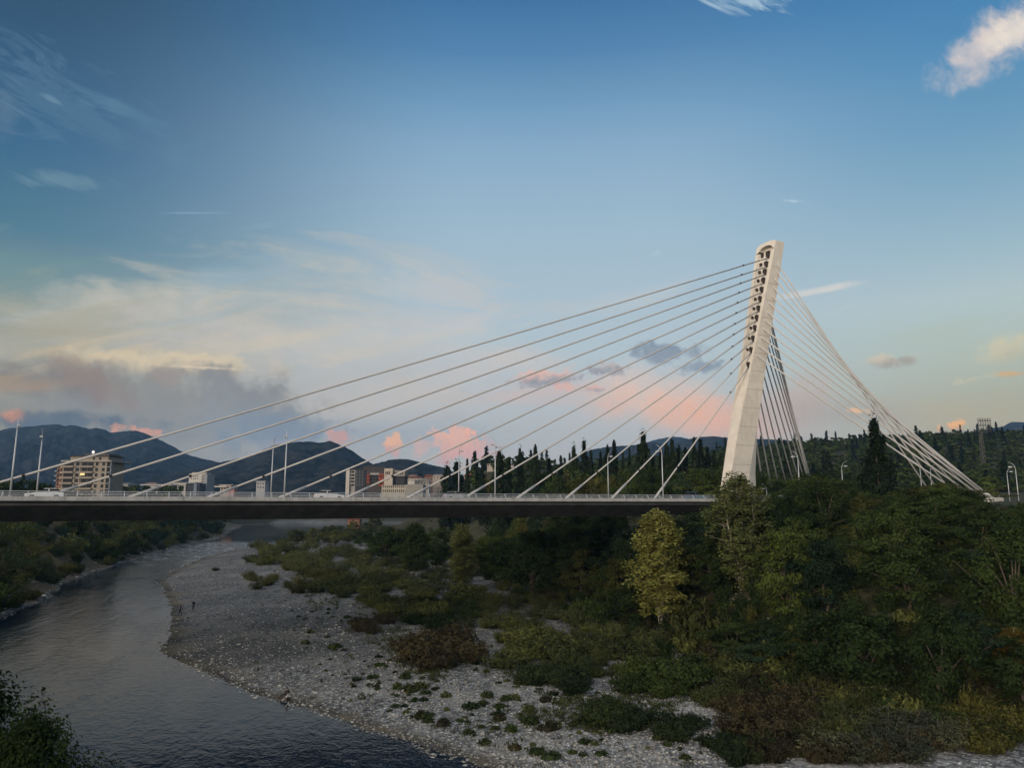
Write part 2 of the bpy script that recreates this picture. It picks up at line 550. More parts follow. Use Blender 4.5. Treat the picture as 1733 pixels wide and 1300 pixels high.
# ------------------------------------------------------------------ terrain
SHORE_R = [(30, -160), (22, -60), (14, 10), (9, 40), (4, 54), (-2, 60), (-8, 66), (-14, 71), (-19, 76), (-24, 80), (-31, 87), (-38, 94), (-44, 100), (-48, 105), (-50.5, 113), (-55, 124), (-59, 133),
           (-75, 166), (-91, 196), (-102, 230), (-114, 279), (-121, 332), (-117, 372), (-110, 420), (-105, 520), (-60, 640), (20, 740)]
SHORE_L = [(20, 800), (-120, 770), (-230, 758), (-254, 690), (-215, 561), (-168, 431), (-157, 355), (-142, 295), (-125, 230), (-113, 189), (-97, 156), (-89, 133), (-80, 112),
           (-68, 92), (-52, 68), (-38, 52), (-24, 40), (-18, 20), (-15, -20), (-10, -160)]
RIVER = np.array(SHORE_R + SHORE_L, float)
TOE = np.array([(60, 20), (50, 60), (46, 67), (35, 72), (27, 81), (23, 106), (15, 133), (3, 159), (-12, 238), (-42, 319), (-80, 440), (-70, 540), (-20, 620), (60, 690), (9000, 800), (9000, -300), (70, -300)], float)
LEFT = np.array([(-9000, 9000), (-700, 1000), (20, 800)] + SHORE_L[1:] + [(-10, -9000), (-9000, -9000)], float)
BACK = np.array([(-9000, 9000), (20, 805), (60, 740), (9000, 800), (9000, 9000)], float)


def inside(poly, x, y):
    r = np.zeros(x.shape, bool)
    n = len(poly)
    for i in range(n):
        x1, y1 = poly[i]
        x2, y2 = poly[(i + 1) % n]
        c = ((y1 > y) != (y2 > y))
        with np.errstate(divide='ignore', invalid='ignore'):
            r ^= c & (x < (x2 - x1) * (y - y1) / ((y2 - y1) if y2 != y1 else 1e-9) + x1)
    return r


def dist(poly, x, y, closed=True):
    d = np.full(x.shape, 1e9)
    n = len(poly)
    for i in range(n if closed else n - 1):
        x1, y1 = poly[i]
        x2, y2 = poly[(i + 1) % n]
        ex, ey = x2 - x1, y2 - y1
        t = np.clip(((x - x1) * ex + (y - y1) * ey) / (ex * ex + ey * ey), 0, 1)
        d = np.minimum(d, np.hypot(x - x1 - t * ex, y - y1 - t * ey))
    return d


def sm(x, a, b):
    t = np.clip((x - a) / (b - a), 0, 1)
    return t * t * (3 - 2 * t)


B0 = np.array([48.87, 159.0])
DS = np.array([-0.88862, -0.45865])      # along the bridge, towards the main span
DT = np.array([0.45865, -0.88862])       # across the bridge, towards the camera


def hills(x, y):
    h = 47 * np.exp(-((x - 360) / 300) ** 2 - ((y - 640) / 210) ** 2)
    h = h + 14 * np.exp(-((x + 8) / 48) ** 2 - ((y - 440) / 80) ** 2) + 9 * np.exp(-((x - 90) / 140) ** 2 - ((y - 560) / 150) ** 2)
    h = h + 52 * np.exp(-((x - 900) / 420) ** 2 - ((y - 900) / 400) ** 2)
    return h


def terr(x, y, full=False):
    x = np.asarray(x, float)
    y = np.asarray(y, float)
    jx = (fbm(x * 0.13, y * 0.13, 3, 5) - 0.5) * 5
    jy = (fbm(x * 0.13, y * 0.13, 3, 25) - 0.5) * 5
    jx2 = (fbm(x * 0.7, y * 0.7, 3, 65) - 0.5) * 1.6
    ins = inside(RIVER, x + jx * 0.3 + jx2, y + jy * 0.3)
    dr = dist(RIVER, x + jx * 0.3 + jx2, y + jy * 0.3)
    z = np.where(ins, -np.minimum(1.6, 0.10 * dr), np.minimum(0.075 * dr, 0.9) + np.clip(dr - 12, 0, 40) * 0.018)
    rough = fbm(x * 0.35, y * 0.35, 4, 3) - 0.5
    z = z + rough * np.clip(dr * 0.12, 0.0, 0.5)
    gravel = np.where(ins, 0.8, 1.0)
    bush = 0 * z
    for poly, run, top in ((TOE, 0.62, 20.0), (LEFT, 0.62, 19.0), (BACK, 0.5, 19.0)):
        i2 = inside(poly, x + jx, y + jy)
        d2 = dist(poly, x + jx, y + jy)
        if poly is LEFT:
            d2 = np.where(d2 < 3, d2 * 0.4, d2 - 1.8)
        rise = top * (1 - np.exp(-d2 * run / top * 1.25)) * 1.03
        rise = np.minimum(rise, top) + (fbm(x * 0.11, y * 0.11, 4, 11) - 0.5) * np.clip(d2 * 0.25, 0, 3.0) * np.clip((top - rise) / 6, 0.06, 1)
        z = np.where(i2, np.maximum(z, rise + 0.3), z)
        g0 = 2.5 if poly is LEFT else 0.0
        gravel = np.where(i2, np.where(poly is LEFT, 0.36 - sm(d2, 0.2, 2.0) * 0.3, 1 - sm(d2, 0, 3)), gravel)
    far = np.hypot(x, y)
    z = z + np.where(z > 10, hills(x, y), 0) * sm(z, 10, 19)
    # unseen rise added behind the camera, on the left, to shade the gravel
    z = z + np.where(inside(LEFT, x, y), 34 * np.exp(-((x + 150) / 85) ** 2 - ((y + 120) / 120) ** 2), 0) * sm(dist(LEFT, x, y), 0, 40)
    z = z + np.where(inside(TOE, x, y), 10 * np.exp(-((x - 90) / 40) ** 2 - ((y + 60) / 60) ** 2), 0)
    # the approach road is level
    s_ = (x - B0[0]) * DS[0] + (y - B0[1]) * DS[1]
    t_ = (x - B0[0]) * DT[0] + (y - B0[1]) * DT[1]
    road = sm(s_, 4, -6) * sm(np.abs(t_), 24, 13) * sm(s_, -320, -260)
    z = z * (1 - road) + 20.05 * road
    under = sm(s_, -2, 6) * sm(s_, 190, 175) * sm(np.abs(t_), 16, 11)
    z = np.where(under > 0, np.minimum(z, 15.5 * under + z * (1 - under)), z)
    if full:
        return z, gravel, ins, dr
    return z


def tz(x, y):
    return float(terr(np.array([x]), np.array([y]))[0])


def axis(lo, hi, step, far_lo, far_hi):
    a = list(np.arange(lo, hi + 1e-6, step))
    st, v = step, a[-1]
    while v < far_hi:
        st *= 1.11
        v += st
        a.append(v)
    st, v = step, a[0]
    while v > far_lo:
        st *= 1.11
        v -= st
        a.insert(0, v)
    return np.array(a)


gx = axis(-150, 110, 0.9, -3800, 3800)
gy = axis(50, 260, 0.9, -800, 4000)
GX, GY = np.meshgrid(gx, gy)
tzv, tg, tin, tdr = terr(GX.ravel(), GY.ravel(), True)
nx, ny = len(gx), len(gy)
idx = np.arange(nx * ny).reshape(ny, nx)
quads = np.stack([idx[:-1, :-1], idx[:-1, 1:], idx[1:, 1:], idx[1:, :-1]], -1).reshape(-1, 4)
ochre = sm(fbm(GX.ravel() * 0.03, GY.ravel() * 0.03, 3, 41), 0.42, 0.6) * (GX.ravel() < -80)

gm = bpy.data.materials.new('ground')
gm.use_nodes = True
t = NT(gm.node_tree)
gb = gm.node_tree.nodes['Principled BSDF']
gb.inputs['Roughness'].default_value = 0.95
gb.inputs['Specular IOR Level'].default_value = 0.15
pos = t.new('ShaderNodeNewGeometry').outputs['Position']
gz = t.sep(pos)[2]
ga = t.new('ShaderNodeAttribute', attribute_name='gravel').outputs['Fac']
oc = t.new('ShaderNodeAttribute', attribute_name='ochre').outputs['Fac']


def voro(scale, out, feature='F1'):
    v = t.new('ShaderNodeTexVoronoi', feature=feature)
    t.put(v.inputs['Vector'], pos)
    v.inputs['Scale'].default_value = scale
    return v.outputs[out]


vc1 = voro(2.6, 'Color')
vc2 = voro(6.0, 'Color')
vd = voro(2.6, 'Distance')
s1 = t.sep(vc1)[0]
s2 = t.sep(vc2)[1]
st = t.m('ADD', t.m('MULTIPLY', s1, 0.6), t.m('MULTIPLY', s2, 0.4))
peb = t.ramp(st, [(0.0, (0.05, 0.049, 0.046, 1)), (0.34, (0.27, 0.268, 0.258, 1)), (0.64, (0.52, 0.51, 0.49, 1)), (1.0, (0.95, 0.94, 0.91, 1))])
gap = t.ss(vd, 0.14, 0.26, 1.0, 0.3)
peb = t.mix(1.0, peb, t.comb(gap, gap, gap), 'MULTIPLY')
patch = t.noise(pos, 0.06, 4, 0.6)
peb = t.mix(t.m('MULTIPLY', t.ss(t.m('ADD', patch, t.m('MULTIPLY', t.m('SUBTRACT', t.noise(t.vm('MULTIPLY', pos, (0.5, 0.12, 1.0)), 1.0, 4, 0.65), 0.5), 0.5)), 0.40, 0.70), 0.42), peb, (0.36, 0.335, 0.295, 1))
# deck shade painted dark on the bar tip, stronger foreground light painted pale
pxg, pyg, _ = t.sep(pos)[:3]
deck_shade = t.m('SQRT', t.m('ADD', t.m('POWER', t.m('DIVIDE', t.m('ADD', pxg, 35.0), 17.0), 2.0), t.m('POWER', t.m('DIVIDE', t.m('SUBTRACT', pyg, 101.0), 10.0), 2.0)))
deck_shade = t.m('ADD', deck_shade, t.m('MULTIPLY', t.m('SUBTRACT', t.noise(pos, 0.12, 4, 0.6), 0.5), 1.6))
peb = t.mix(t.ss(deck_shade, 0.35, 1.25, 0.62, 0.0), peb, t.mix(0.55, peb, (0.03, 0.03, 0.031, 1)))
peb = t.mix(t.ss(t.m('ADD', deck_shade, t.m('MULTIPLY', s2, 0.5)), 0.5, 1.1, 0.55, 0.0), peb, (0.075, 0.075, 0.076, 1))
dry = t.ss(t.m('ADD', pyg, t.m('MULTIPLY', t.m('SUBTRACT', t.noise(pos, 0.09, 4, 0.6), 0.5), 26.0)), 60, 104, 1.55, 0.88)  # paler toward the camera: stronger light painted into the stone colour
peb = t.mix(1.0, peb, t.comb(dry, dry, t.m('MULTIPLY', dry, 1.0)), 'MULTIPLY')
gz = t.m('ADD', gz, t.m('MULTIPLY', t.m('SUBTRACT', t.noise(pos, 0.5, 4, 0.65), 0.5), 0.16))
wet = t.ss(gz, 0.02, 0.2, 0.88, 0.0)
peb = t.mix(wet, peb, (0.055, 0.046, 0.034, 1))
alg = t.m('MULTIPLY', t.ss(gz, 0.1, 0.4, 0.5, 0.0), t.ss(t.noise(pos, 0.12, 3), 0.45, 0.6))
peb = t.mix(alg, peb, (0.2, 0.16, 0.1, 1))
soil = t.mix(t.ss(t.noise(pos, 0.5, 5, 0.65), 0.35, 0.65), (0.024, 0.028, 0.014, 1), (0.06, 0.056, 0.03, 1))
soil = t.mix(oc, soil, t.mix(t.ss(t.noise(pos, 1.2, 5, 0.7), 0.3, 0.7), (0.07, 0.052, 0.03, 1), (0.13, 0.1, 0.058, 1)))
gmask = t.m('ADD', ga, t.m('MULTIPLY', t.m('SUBTRACT', t.noise(pos, 0.8, 5, 0.7), 0.5), 0.9))
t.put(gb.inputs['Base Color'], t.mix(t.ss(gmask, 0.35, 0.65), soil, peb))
t.put(gb.inputs['Normal'], t.bump(t.m('MULTIPLY', t.m('SUBTRACT', 0.4, vd), ga), 0.8, 0.12))
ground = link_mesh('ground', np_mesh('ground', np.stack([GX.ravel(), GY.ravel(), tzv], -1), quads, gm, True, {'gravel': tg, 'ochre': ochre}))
tag(ground, kind='structure')

# ------------------------------------------------------------------ river water
wm = bpy.data.materials.new('river_water')
wm.use_nodes = True
t = NT(wm.node_tree)
wb = wm.node_tree.nodes['Principled BSDF']
pos = t.new('ShaderNodeNewGeometry').outputs['Position']
px_, py_, _z = t.sep(pos)[:3]
wb.inputs['Base Color'].default_value = (0.006, 0.014, 0.026, 1)
wb.inputs['Roughness'].default_value = 0.07
wb.inputs['IOR'].default_value = 1.33
wb.inputs['Specular IOR Level'].default_value = 0.15
wv = t.comb(t.m('ADD', px_, t.m('MULTIPLY', py_, 0.25)), t.m('MULTIPLY', py_, 0.8), 0.0)
h1 = t.noise(wv, 0.9, 3, 0.55, 0.6)
h2 = t.noise(wv, 2.6, 3, 0.6, 0.3)
h3 = t.noise(t.comb(t.m('ADD', t.m('MULTIPLY', px_, 0.16), t.m('MULTIPLY', py_, 0.05)), t.m('MULTIPLY', py_, 0.05), 0.0), 1.0, 4, 0.6, 0.8)
calm = t.ss(py_, 385, 430, 1.0, 0.06)
rap = t.m('MULTIPLY', t.ss(py_, 215, 330, 0.15, 1.0), t.ss(py_, 405, 375))
rap = t.m('MULTIPLY', rap, t.ss(py_, 200, 225))
amp = t.m('MULTIPLY', t.m('ADD', t.ss(h3, 0.34, 0.62, 0.45, 0.9), t.m('MULTIPLY', rap, 2.0)), calm)
hh = t.m('MULTIPLY', t.m('ADD', h1, t.m('MULTIPLY', h2, 0.4)), amp)
bn = t.bump(hh, 0.34, 0.2)
t.put(wb.inputs['Normal'], bn)
foam_n = t.noise(t.comb(t.m('MULTIPLY', px_, 0.18), t.m('MULTIPLY', py_, 0.5), 0), 1.0, 6, 0.7, 0.4)
foam = t.m('MULTIPLY', t.ss(foam_n, 0.52, 0.62), rap)
t.put(wb.inputs['Base Color'], t.mix(foam, (0.006, 0.014, 0.026, 1), (0.5, 0.52, 0.54, 1)))
t.put(wb.inputs['Roughness'], t.m('ADD', t.m('MULTIPLY', foam, 0.5), 0.07))
wp = [(-420, -170), (120, -170), (120, 860), (-420, 860)]
river = link_mesh('river', np_mesh('river', [(x, y, 0.0) for x, y in wp], [(0, 1, 2, 3)], wm))
tag(river, kind='structure')

# ------------------------------------------------------------------ mountains
mm = bpy.data.materials.new('mountain')
mm.use_nodes = True
t = NT(mm.node_tree)
b = mm.node_tree.nodes['Principled BSDF']
b.inputs['Roughness'].default_value = 1.0
b.inputs['Specular IOR Level'].default_value = 0.0
pos = t.new('ShaderNodeNewGeometry').outputs['Position']
c1 = t.mix(t.ss(t.noise(pos, 0.02, 8, 0.75), 0.44, 0.58), (0.006, 0.010, 0.010, 1), (0.024, 0.025, 0.025, 1))
c1 = t.mix(t.ss(t.noise(pos, 0.045, 7, 0.78), 0.52, 0.64, 0.0, 0.5), c1, (0.085, 0.085, 0.085, 1))
t.put(b.inputs['Base Color'], c1)


def mountain(name, pts, Dm, seed, rough=1.0):
    pts = np.array(pts, float)
    pxs = np.linspace(pts[0, 0], pts[-1, 0], 190)
    pys = np.interp(pxs, pts[:, 0], pts[:, 1])
    rid = np.array([at(a, b_, Dm) for a, b_ in zip(pxs, pys)])
    rows = np.concatenate([np.linspace(-1, 0, 34), np.linspace(0.12, 1, 8)])
    Vv = []
    for r in rows:
        k = 1 + r * 0.5 if r <= 0 else 1 + r * 0.35
        x = rid[:, 0] * k
        y = np.full(len(pxs), Dm * k)
        hgt = (rid[:, 2] - 15)
        fall = (1 - abs(r)) ** (1.15 if r <= 0 else 1.0)
        sc = 6.0 / Dm * 3
        nn = (fbm(x * sc, y * sc, 5, seed) - 0.5) * 2
        nn2 = np.abs(fbm(x * sc * 1.7 + 9, y * sc * 0.35, 4, seed + 3) - 0.5) * 2
        bell = np.clip(abs(r) * 6, 0, 1) * np.clip((1 - abs(r)) * 2.5, 0, 1)
        z = 15 + hgt * fall + hgt.clip(20) * (nn * 0.16 - nn2 * 0.25) * bell * rough
        if abs(r) < 1e-6:
            z = z + (fbm(x * sc * 12, y * 0, 3, seed + 5) - 0.5) * 0.0016 * Dm
        Vv.append(np.stack([x, y, np.where(abs(r) > 0.999, -5, z)], -1))
    Vv = np.concatenate(Vv)
    n_ = len(pxs)
    i_ = np.arange(len(rows) * n_).reshape(len(rows), n_)
    q = np.stack([i_[:-1, :-1], i_[:-1, 1:], i_[1:, 1:], i_[1:, :-1]], -1).reshape(-1, 4)
    o = link_mesh(name, np_mesh(name, Vv, q, mm, True))
    return tag(o, kind='structure')


def z1(l, ox, oy, k):
    return [(ox + a / k, oy + b_ / k) for a, b_ in l]


mountain('mountains', [(-90, 742), (-40, 735)] + z1([(0, 192), (60, 178), (200, 165), (330, 152), (380, 150), (440, 162), (490, 155), (560, 172), (600, 185), (640, 175), (700, 185), (740, 205), (820, 197), (900, 192), (960, 210),
         (1020, 235), (1080, 260), (1150, 295), (1240, 350), (1330, 375), (1400, 390), (1470, 405), (1600, 440), (1750, 520)], 0, 680, 3.94), 2600, 3)
mountain('hill', [(90, 835), (200, 812), (300, 800), (360, 786), (395, 778)] + z1([(0, 370), (100, 320), (200, 285), (300, 270), (400, 265), (480, 275), (540, 262), (580, 275), (640, 300), (700, 330), (760, 375), (830, 415),
         (900, 445), (950, 460), (1100, 560)], 420, 680, 3.94), 1750, 11)
mountain('hill', z1([(700, 560), (780, 440), (840, 415), (900, 400), (960, 385), (1040, 382), (1100, 390), (1150, 405), (1220, 420), (1300, 440), (1500, 520)], 420, 680, 3.94), 1550, 17)
mountain('mountains', z1([(700, 520), (850, 330), (1000, 270), (1080, 250), (1130, 240), (1190, 232), (1240, 240), (1290, 250), (1340, 262), (1500, 300), (1700, 400)], 840, 680, 3.94), 3600, 23, 0.6)
mountain('hill', z1([(420, 460), (520, 370), (600, 330), (680, 310), (800, 295), (900, 292), (1000, 275), (1060, 275), (1130, 300), (1200, 275), (1280, 250), (1350, 235), (1450, 232), (1533, 238), (1650, 245), (1800, 250),
         (2000, 262), (2300, 330)], 840, 680, 3.94), 2300, 29)
mountain('mountains', z1([(900, 520), (1100, 430), (1150, 410), (1220, 385), (1300, 372), (1400, 350), (1480, 332), (1540, 330), (1620, 285), (1680, 282), (1733, 285), (1800, 300), (2000, 330), (2300, 420)], 1400, 660, 5.204), 2700, 37)

# ------------------------------------------------------------------ bridge deck
def bp(s, t_, z):
    """point in bridge coordinates: s along the deck, t across, z up"""
    q = B0 + s * DS + t_ * DT
    return Vector((q[0], q[1], z))


S0, S1 = -12.0, 185.0
bridge = empty('road_bridge', bp(70, 0, 17.7))
tag(bridge, 'long flat concrete deck of the cable-stayed bridge crossing the river', 'bridge')
BI = bridge.matrix_world.inverted()
off = Vector(bridge.location)


def bsec(poly, s0, s1):
    """deck piece of constant section"""
    a = bp(s0, 0, 0)
    return [bp(s0, t_, z) - off for t_, z in poly], bp(s1, 0, 0) - a


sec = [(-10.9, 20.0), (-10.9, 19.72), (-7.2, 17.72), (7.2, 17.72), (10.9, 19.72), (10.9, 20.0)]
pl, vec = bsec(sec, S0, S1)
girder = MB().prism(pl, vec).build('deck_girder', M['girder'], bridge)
for k in range(19):
    jb = MB()
    s_ = 5.2 + k * 10.36
    pl2 = [(7.214, 17.735), (10.914, 19.735), (10.86, 19.75), (7.16, 17.75)]
    a = [bp(s_, tt, zz) - off for tt, zz in pl2]
    jb.prism(a, bp(s_ + 0.28, 0, 0) - bp(s_, 0, 0))
    jb.build('panel_joint', M['joint'], girder)
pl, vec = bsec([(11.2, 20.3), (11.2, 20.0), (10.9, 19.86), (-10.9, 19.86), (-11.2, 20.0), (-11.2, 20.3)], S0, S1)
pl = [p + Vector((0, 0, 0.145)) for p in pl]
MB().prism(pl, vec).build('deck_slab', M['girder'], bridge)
pl, vec = bsec([(-11.0, 20.45), (-11.0, 20.449), (11.0, 20.449), (11.0, 20.45)], S0, S1)
pl, vec = bsec([(-8.6, 20.46), (-8.6, 20.452), (8.6, 20.452), (8.6, 20.46)], S0, S1)
MB().prism(pl, vec).build('road_surface', M['asphalt'], bridge)
for sg in (1, -1):
    pl, vec = bsec([(sg * 11.203, 20.84), (sg * 11.53, 20.86), (sg * 11.56, 20.3), (sg * 11.203, 20.27)], S0, S1)
    MB().prism(pl, vec).build('edge_beam', M['strip'], bridge)
    rb = MB()
    for zz, tt, rr in ((21.45, 11.0, 0.055), (21.2, 11.14, 0.028), (21.03, 11.24, 0.028)):
        rb.tube([bp(S0, sg * tt, zz) - off, bp(S1, sg * tt, zz) - off], rr, 6)
    rail = rb.build('railing', M['steel'], bridge)
    pm = MB()
    ex, ey = Vector((DS[0], DS[1], 0)), Vector((DT[0], DT[1], 0)) * sg
    prof = [(11.5, 20.62), (11.62, 20.62), (11.05, 21.47), (10.93, 21.47)]
    for i, s_ in enumerate(np.arange(129.6 + 2.6 * 20, S0 + 1, -2.6)):
        if i == 0:
            a = [(ey * tt + Vector((0, 0, zz)) - ex * 0.055) for tt, zz in prof]
            pm.prism(a, ex * 0.11)
            pmesh = pm.mesh('post', M['steel'])
        o = link_mesh('post', pmesh, rail)
        o.location = bp(s_, 0, 0) - off - Vector((0, 0, 0))
pv = MB()
pv.prism([bp(-9, -9, 10) - off, bp(-9, 9, 10) - off, bp(-3, 9, 10) - off, bp(-3, -9, 10) - off], Vector((0, 0, 8)))
pv.build('abutment', M['girder'], bridge)

# approach road behind the pylon
pl = [bp(S0 - 0.05, -9, 20.1), bp(S0 - 0.05, 9, 20.1), bp(-230, 9, 20.1), bp(-230, -9, 20.1)]
tag(link_mesh('road', np_mesh('road', pl, [(0, 1, 2, 3)], M['asphalt'])), kind='structure')

# ------------------------------------------------------------------ pylon
pyl = empty('pylon', bp(0, 0, 20))
tag(pyl, 'tall leaning pale concrete pylon with dark anchor pockets on its face', 'pylon')
po = Vector(pyl.location)


def psec(z):
    """front edge s, back edge s, width across"""
    zs = [16.0, 26.2, 35.5, 49.9, 79.4]
    sf = np.interp(z, zs, [6.6, 3.81, 1.35, -2.98, -11.5])
    sb = np.interp(z, zs, [-4.2, -3.95, -3.97, -7.24, -14.1])
    wd = np.interp(z, zs, [2.4, 2.62, 2.88, 3.68, 6.0])
    return float(sf), float(sb), float(wd)


def ploop(z):
    sf, sb, wd = psec(z)
    h = wd / 2
    rim = max(0.35, 0.16 * wd)
    gz0, gz1 = 41.0, 78.0
    dep = 0.55 * max(0.0, min(1.0, (z - gz0) / 2.0)) if z < 77.6 else 0.55
    ch = max(0.0, min(1.0, (36.0 - z) / 10.0))           # splayed facet at the foot
    sc = sb + ch * 2.75
    hb = h - ch * 1.0
    return [(sf, h), (sf, h - rim), (sf - dep, h - rim - 0.12), (sf - dep, -h + rim + 0.12), (sf, -h + rim), (sf, -h), (sc, -h), (sb, -hb), (sb, hb), (sc, h)]


zl = [16, 20, 26.2, 30, 35.5, 36, 41, 43, 49.9, 60, 70, 77.6]
pvv, pff = [], []
for z in zl:
    pvv += [bp(a, b_, z) - po for a, b_ in ploop(z)]
nl = 10
for i in range(len(zl) - 1):
    pff += [(i * nl + k, i * nl + (k + 1) % nl, (i + 1) * nl + (k + 1) % nl, (i + 1) * nl + k) for k in range(nl)]
pff += [tuple(range(nl)), tuple(range((len(zl) - 1) * nl, len(zl) * nl))]
sm_ = MB()
sm_.add(pvv, pff)
shaft = sm_.build('shaft', M['conc'], pyl)
# arched cap
cm = MB()
sf, sb, wd = psec(77.6)
h = wd / 2
sf2, sb2, wd2 = psec(79.4)
arc = [(h, 77.603), (h, 79.35)] + [(h * math.cos(a) if abs(math.cos(a)) < 0.97 else h * math.copysign(0.98, math.cos(a)), 79.35 + 0.75 * math.sin(a)) for a in np.linspace(0.35, math.pi - 0.35, 9)] + [(-h, 79.35), (-h, 77.603)]
inner = [(-h + 0.7, 77.603)] + [((h - 0.7) * math.cos(a), 77.9 + 1.15 * math.sin(a)) for a in np.linspace(math.pi, 0, 9)] + [(h - 0.7, 77.603)]
lean = (sf2 - sf) / 1.8


def capv(tt, zz, back):
    s_ = (sf if not back else sb) + ((sf2 - sf) if not back else (sb2 - sb)) * (zz - 77.6) / 1.8
    return bp(s_, tt, zz) - po


# front ring (arch over a dark hollow), back wall closed
fr = arc + inner
nfr = len(arc)
vv = [capv(a, b_, False) for a, b_ in arc] + [capv(a, b_, True) for a, b_ in arc]
ff = [(i, i + 1, nfr + i + 1, nfr + i) for i in range(nfr - 1)] + [tuple(range(nfr, 2 * nfr))]
base_i = len(vv)
inn = [((h - 1.0) * math.cos(a), 78.15 + 0.95 * math.sin(a)) for a in np.linspace(0, math.pi, nfr)]
vv += [capv(a, b_, False) for a, b_ in inn]
vv += [capv(a, b_, False) + Vector((-DS[0], -DS[1], 0)) * 1.4 for a, b_ in inn]
ff += [(i, i + 1, base_i + i + 1, base_i + i) for i in range(nfr - 1)]
ff += [(base_i + i, base_i + i + 1, base_i + nfr + i + 1, base_i + nfr + i) for i in range(nfr - 1)]
ff += [tuple(range(base_i + nfr, base_i + 2 * nfr))]
cm.add(vv, ff)
cm.build('arched_cap', M['conc'], pyl)
# anchor pockets: two columns on the main span face
FZ = [75.73, 73.53, 71.61, 69.49, 67.23, 64.96, 62.65, 60.44, 57.98, 55.53, 52.85, 49.40]
ez = Vector((0, 0, 1))
Mb = Matrix(((DS[0], DT[0], 0), (DS[1], DT[1], 0), (0, 0, 1)))
for i, z in enumerate([77.0] + [v + 0.9 for v in FZ]):
    sf, sb, wd = psec(z)
    k = max(0.55, 1.0 - i * 0.035)
    ab = MB()
    ab.box(bp(sf - 0.30, wd * 0.13, z) - po, (0.62, 0.8 * k, 0.95), Mb)
    ab.box(bp(sf - 0.28, wd * 0.13 + 0.22 * k, z - 0.72) - po, (0.5, 0.5 * k, 0.5), Mb)
    ab.build('anchor_pocket', M['anchor'], pyl)
    ab = MB()
    if i < 12:
        ab.box(bp(sf - 0.47, -wd * 0.2, z + 0.25) - po, (0.26, 0.62 * k, 0.85 * k), Mb)
        ab.box(bp(sf - 0.47, -wd * 0.2 + 0.25, z + 0.05) - po, (0.22, 0.3, 0.4), Mb)
        ab.build('anchor_head', M['anchor'], pyl)
jm = MB()
for z in np.arange(24, 77, 4.1):
    sf, sb, wd = psec(z)
    ch = max(0.0, min(1.0, (36.0 - z) / 10.0))
    jm.box(bp((sf + sb + ch * 2.75) / 2, wd / 2 + 0.001, z) - po, (sf - sb - ch * 2.75 - 0.1, 0.014, 0.07), Mb)
jm.build('pour_joint', mat('joint_stain', (0.25, 0.215, 0.18), 0.9), shaft)

# ------------------------------------------------------------------ stay cables
ORD = ['first', 'second', 'third', 'fourth', 'fifth', 'sixth', 'seventh', 'eighth', 'ninth', 'tenth', 'eleventh', 'twelfth']


def stay(P, A, rad, label, group, sleeve=5.0, ring=9.0):
    """cable from the pylon point P down to its anchor A"""
    e = empty('stay_cable', A)
    tag(e, label, 'stay cable', group)
    d = P - A
    L = d.length
    u = d / L
    pts = [u * sleeve * 0.98]
    for k in (0.25, 0.5, 0.75, 1.0):
        pts.append(d * k + Vector((0, 0, -4 * 0.0022 * L * k * (1 - k))))
    MB().tube(pts, rad, 8).build('sheath', M['cable'], e, True)
    MB().tube([Vector((0, 0, 0)), u * sleeve], [rad * 1.75, rad * 1.5], 10).build('anchor_sleeve', M['cable'], e, True)
    MB().tube([u * ring, u * (ring + 0.35)], rad * 1.5, 8).build('clamp_ring', M['anchor'], e)
    if 'back' in label:
        return
    q = d - u * 8
    MB().tube([q, q + u * 0.3], rad * 1.45, 8).build('damper', M['anchor'], e)


for i in range(12):
    s_ = 23.5 + 10.36 * (11 - i)
    sf, sb, wd = psec(FZ[i])
    nm = 'longest' if i == 0 else ('shortest' if i == 11 else ORD[i] + ' longest')
    stay(bp(sf - 0.3, 0.55, FZ[i]), bp(s_, 0, 20.5), 0.145,
         '%s of the twelve white front stays, anchored %s along the deck from the pylon' % (nm, ORD[11 - i]), 'white front stays from pylon to deck')
BZ = [74.19, 72.57, 70.56, 68.55, 66.55, 64.62, 62.52, 60.5, 58.57, 56.56, 54.44, 52.33]
BSS = [-11.68, -11.2, -10.6, -9.98, -9.3, -8.66, -7.97, -7.19, -6.51, -5.85, -5.16, -4.46]
AN = [(40.4, 16.2), (42.4, 17.3), (44.6, 18.8), (46.0, 20.2), (47.2, 21.8), (47.4, 23.2), (47.0, 24.7), (45.6, 25.7), (43.4, 26.4), (40.7, 26.8), (37.9, 27.0), (34.6, 26.9)]
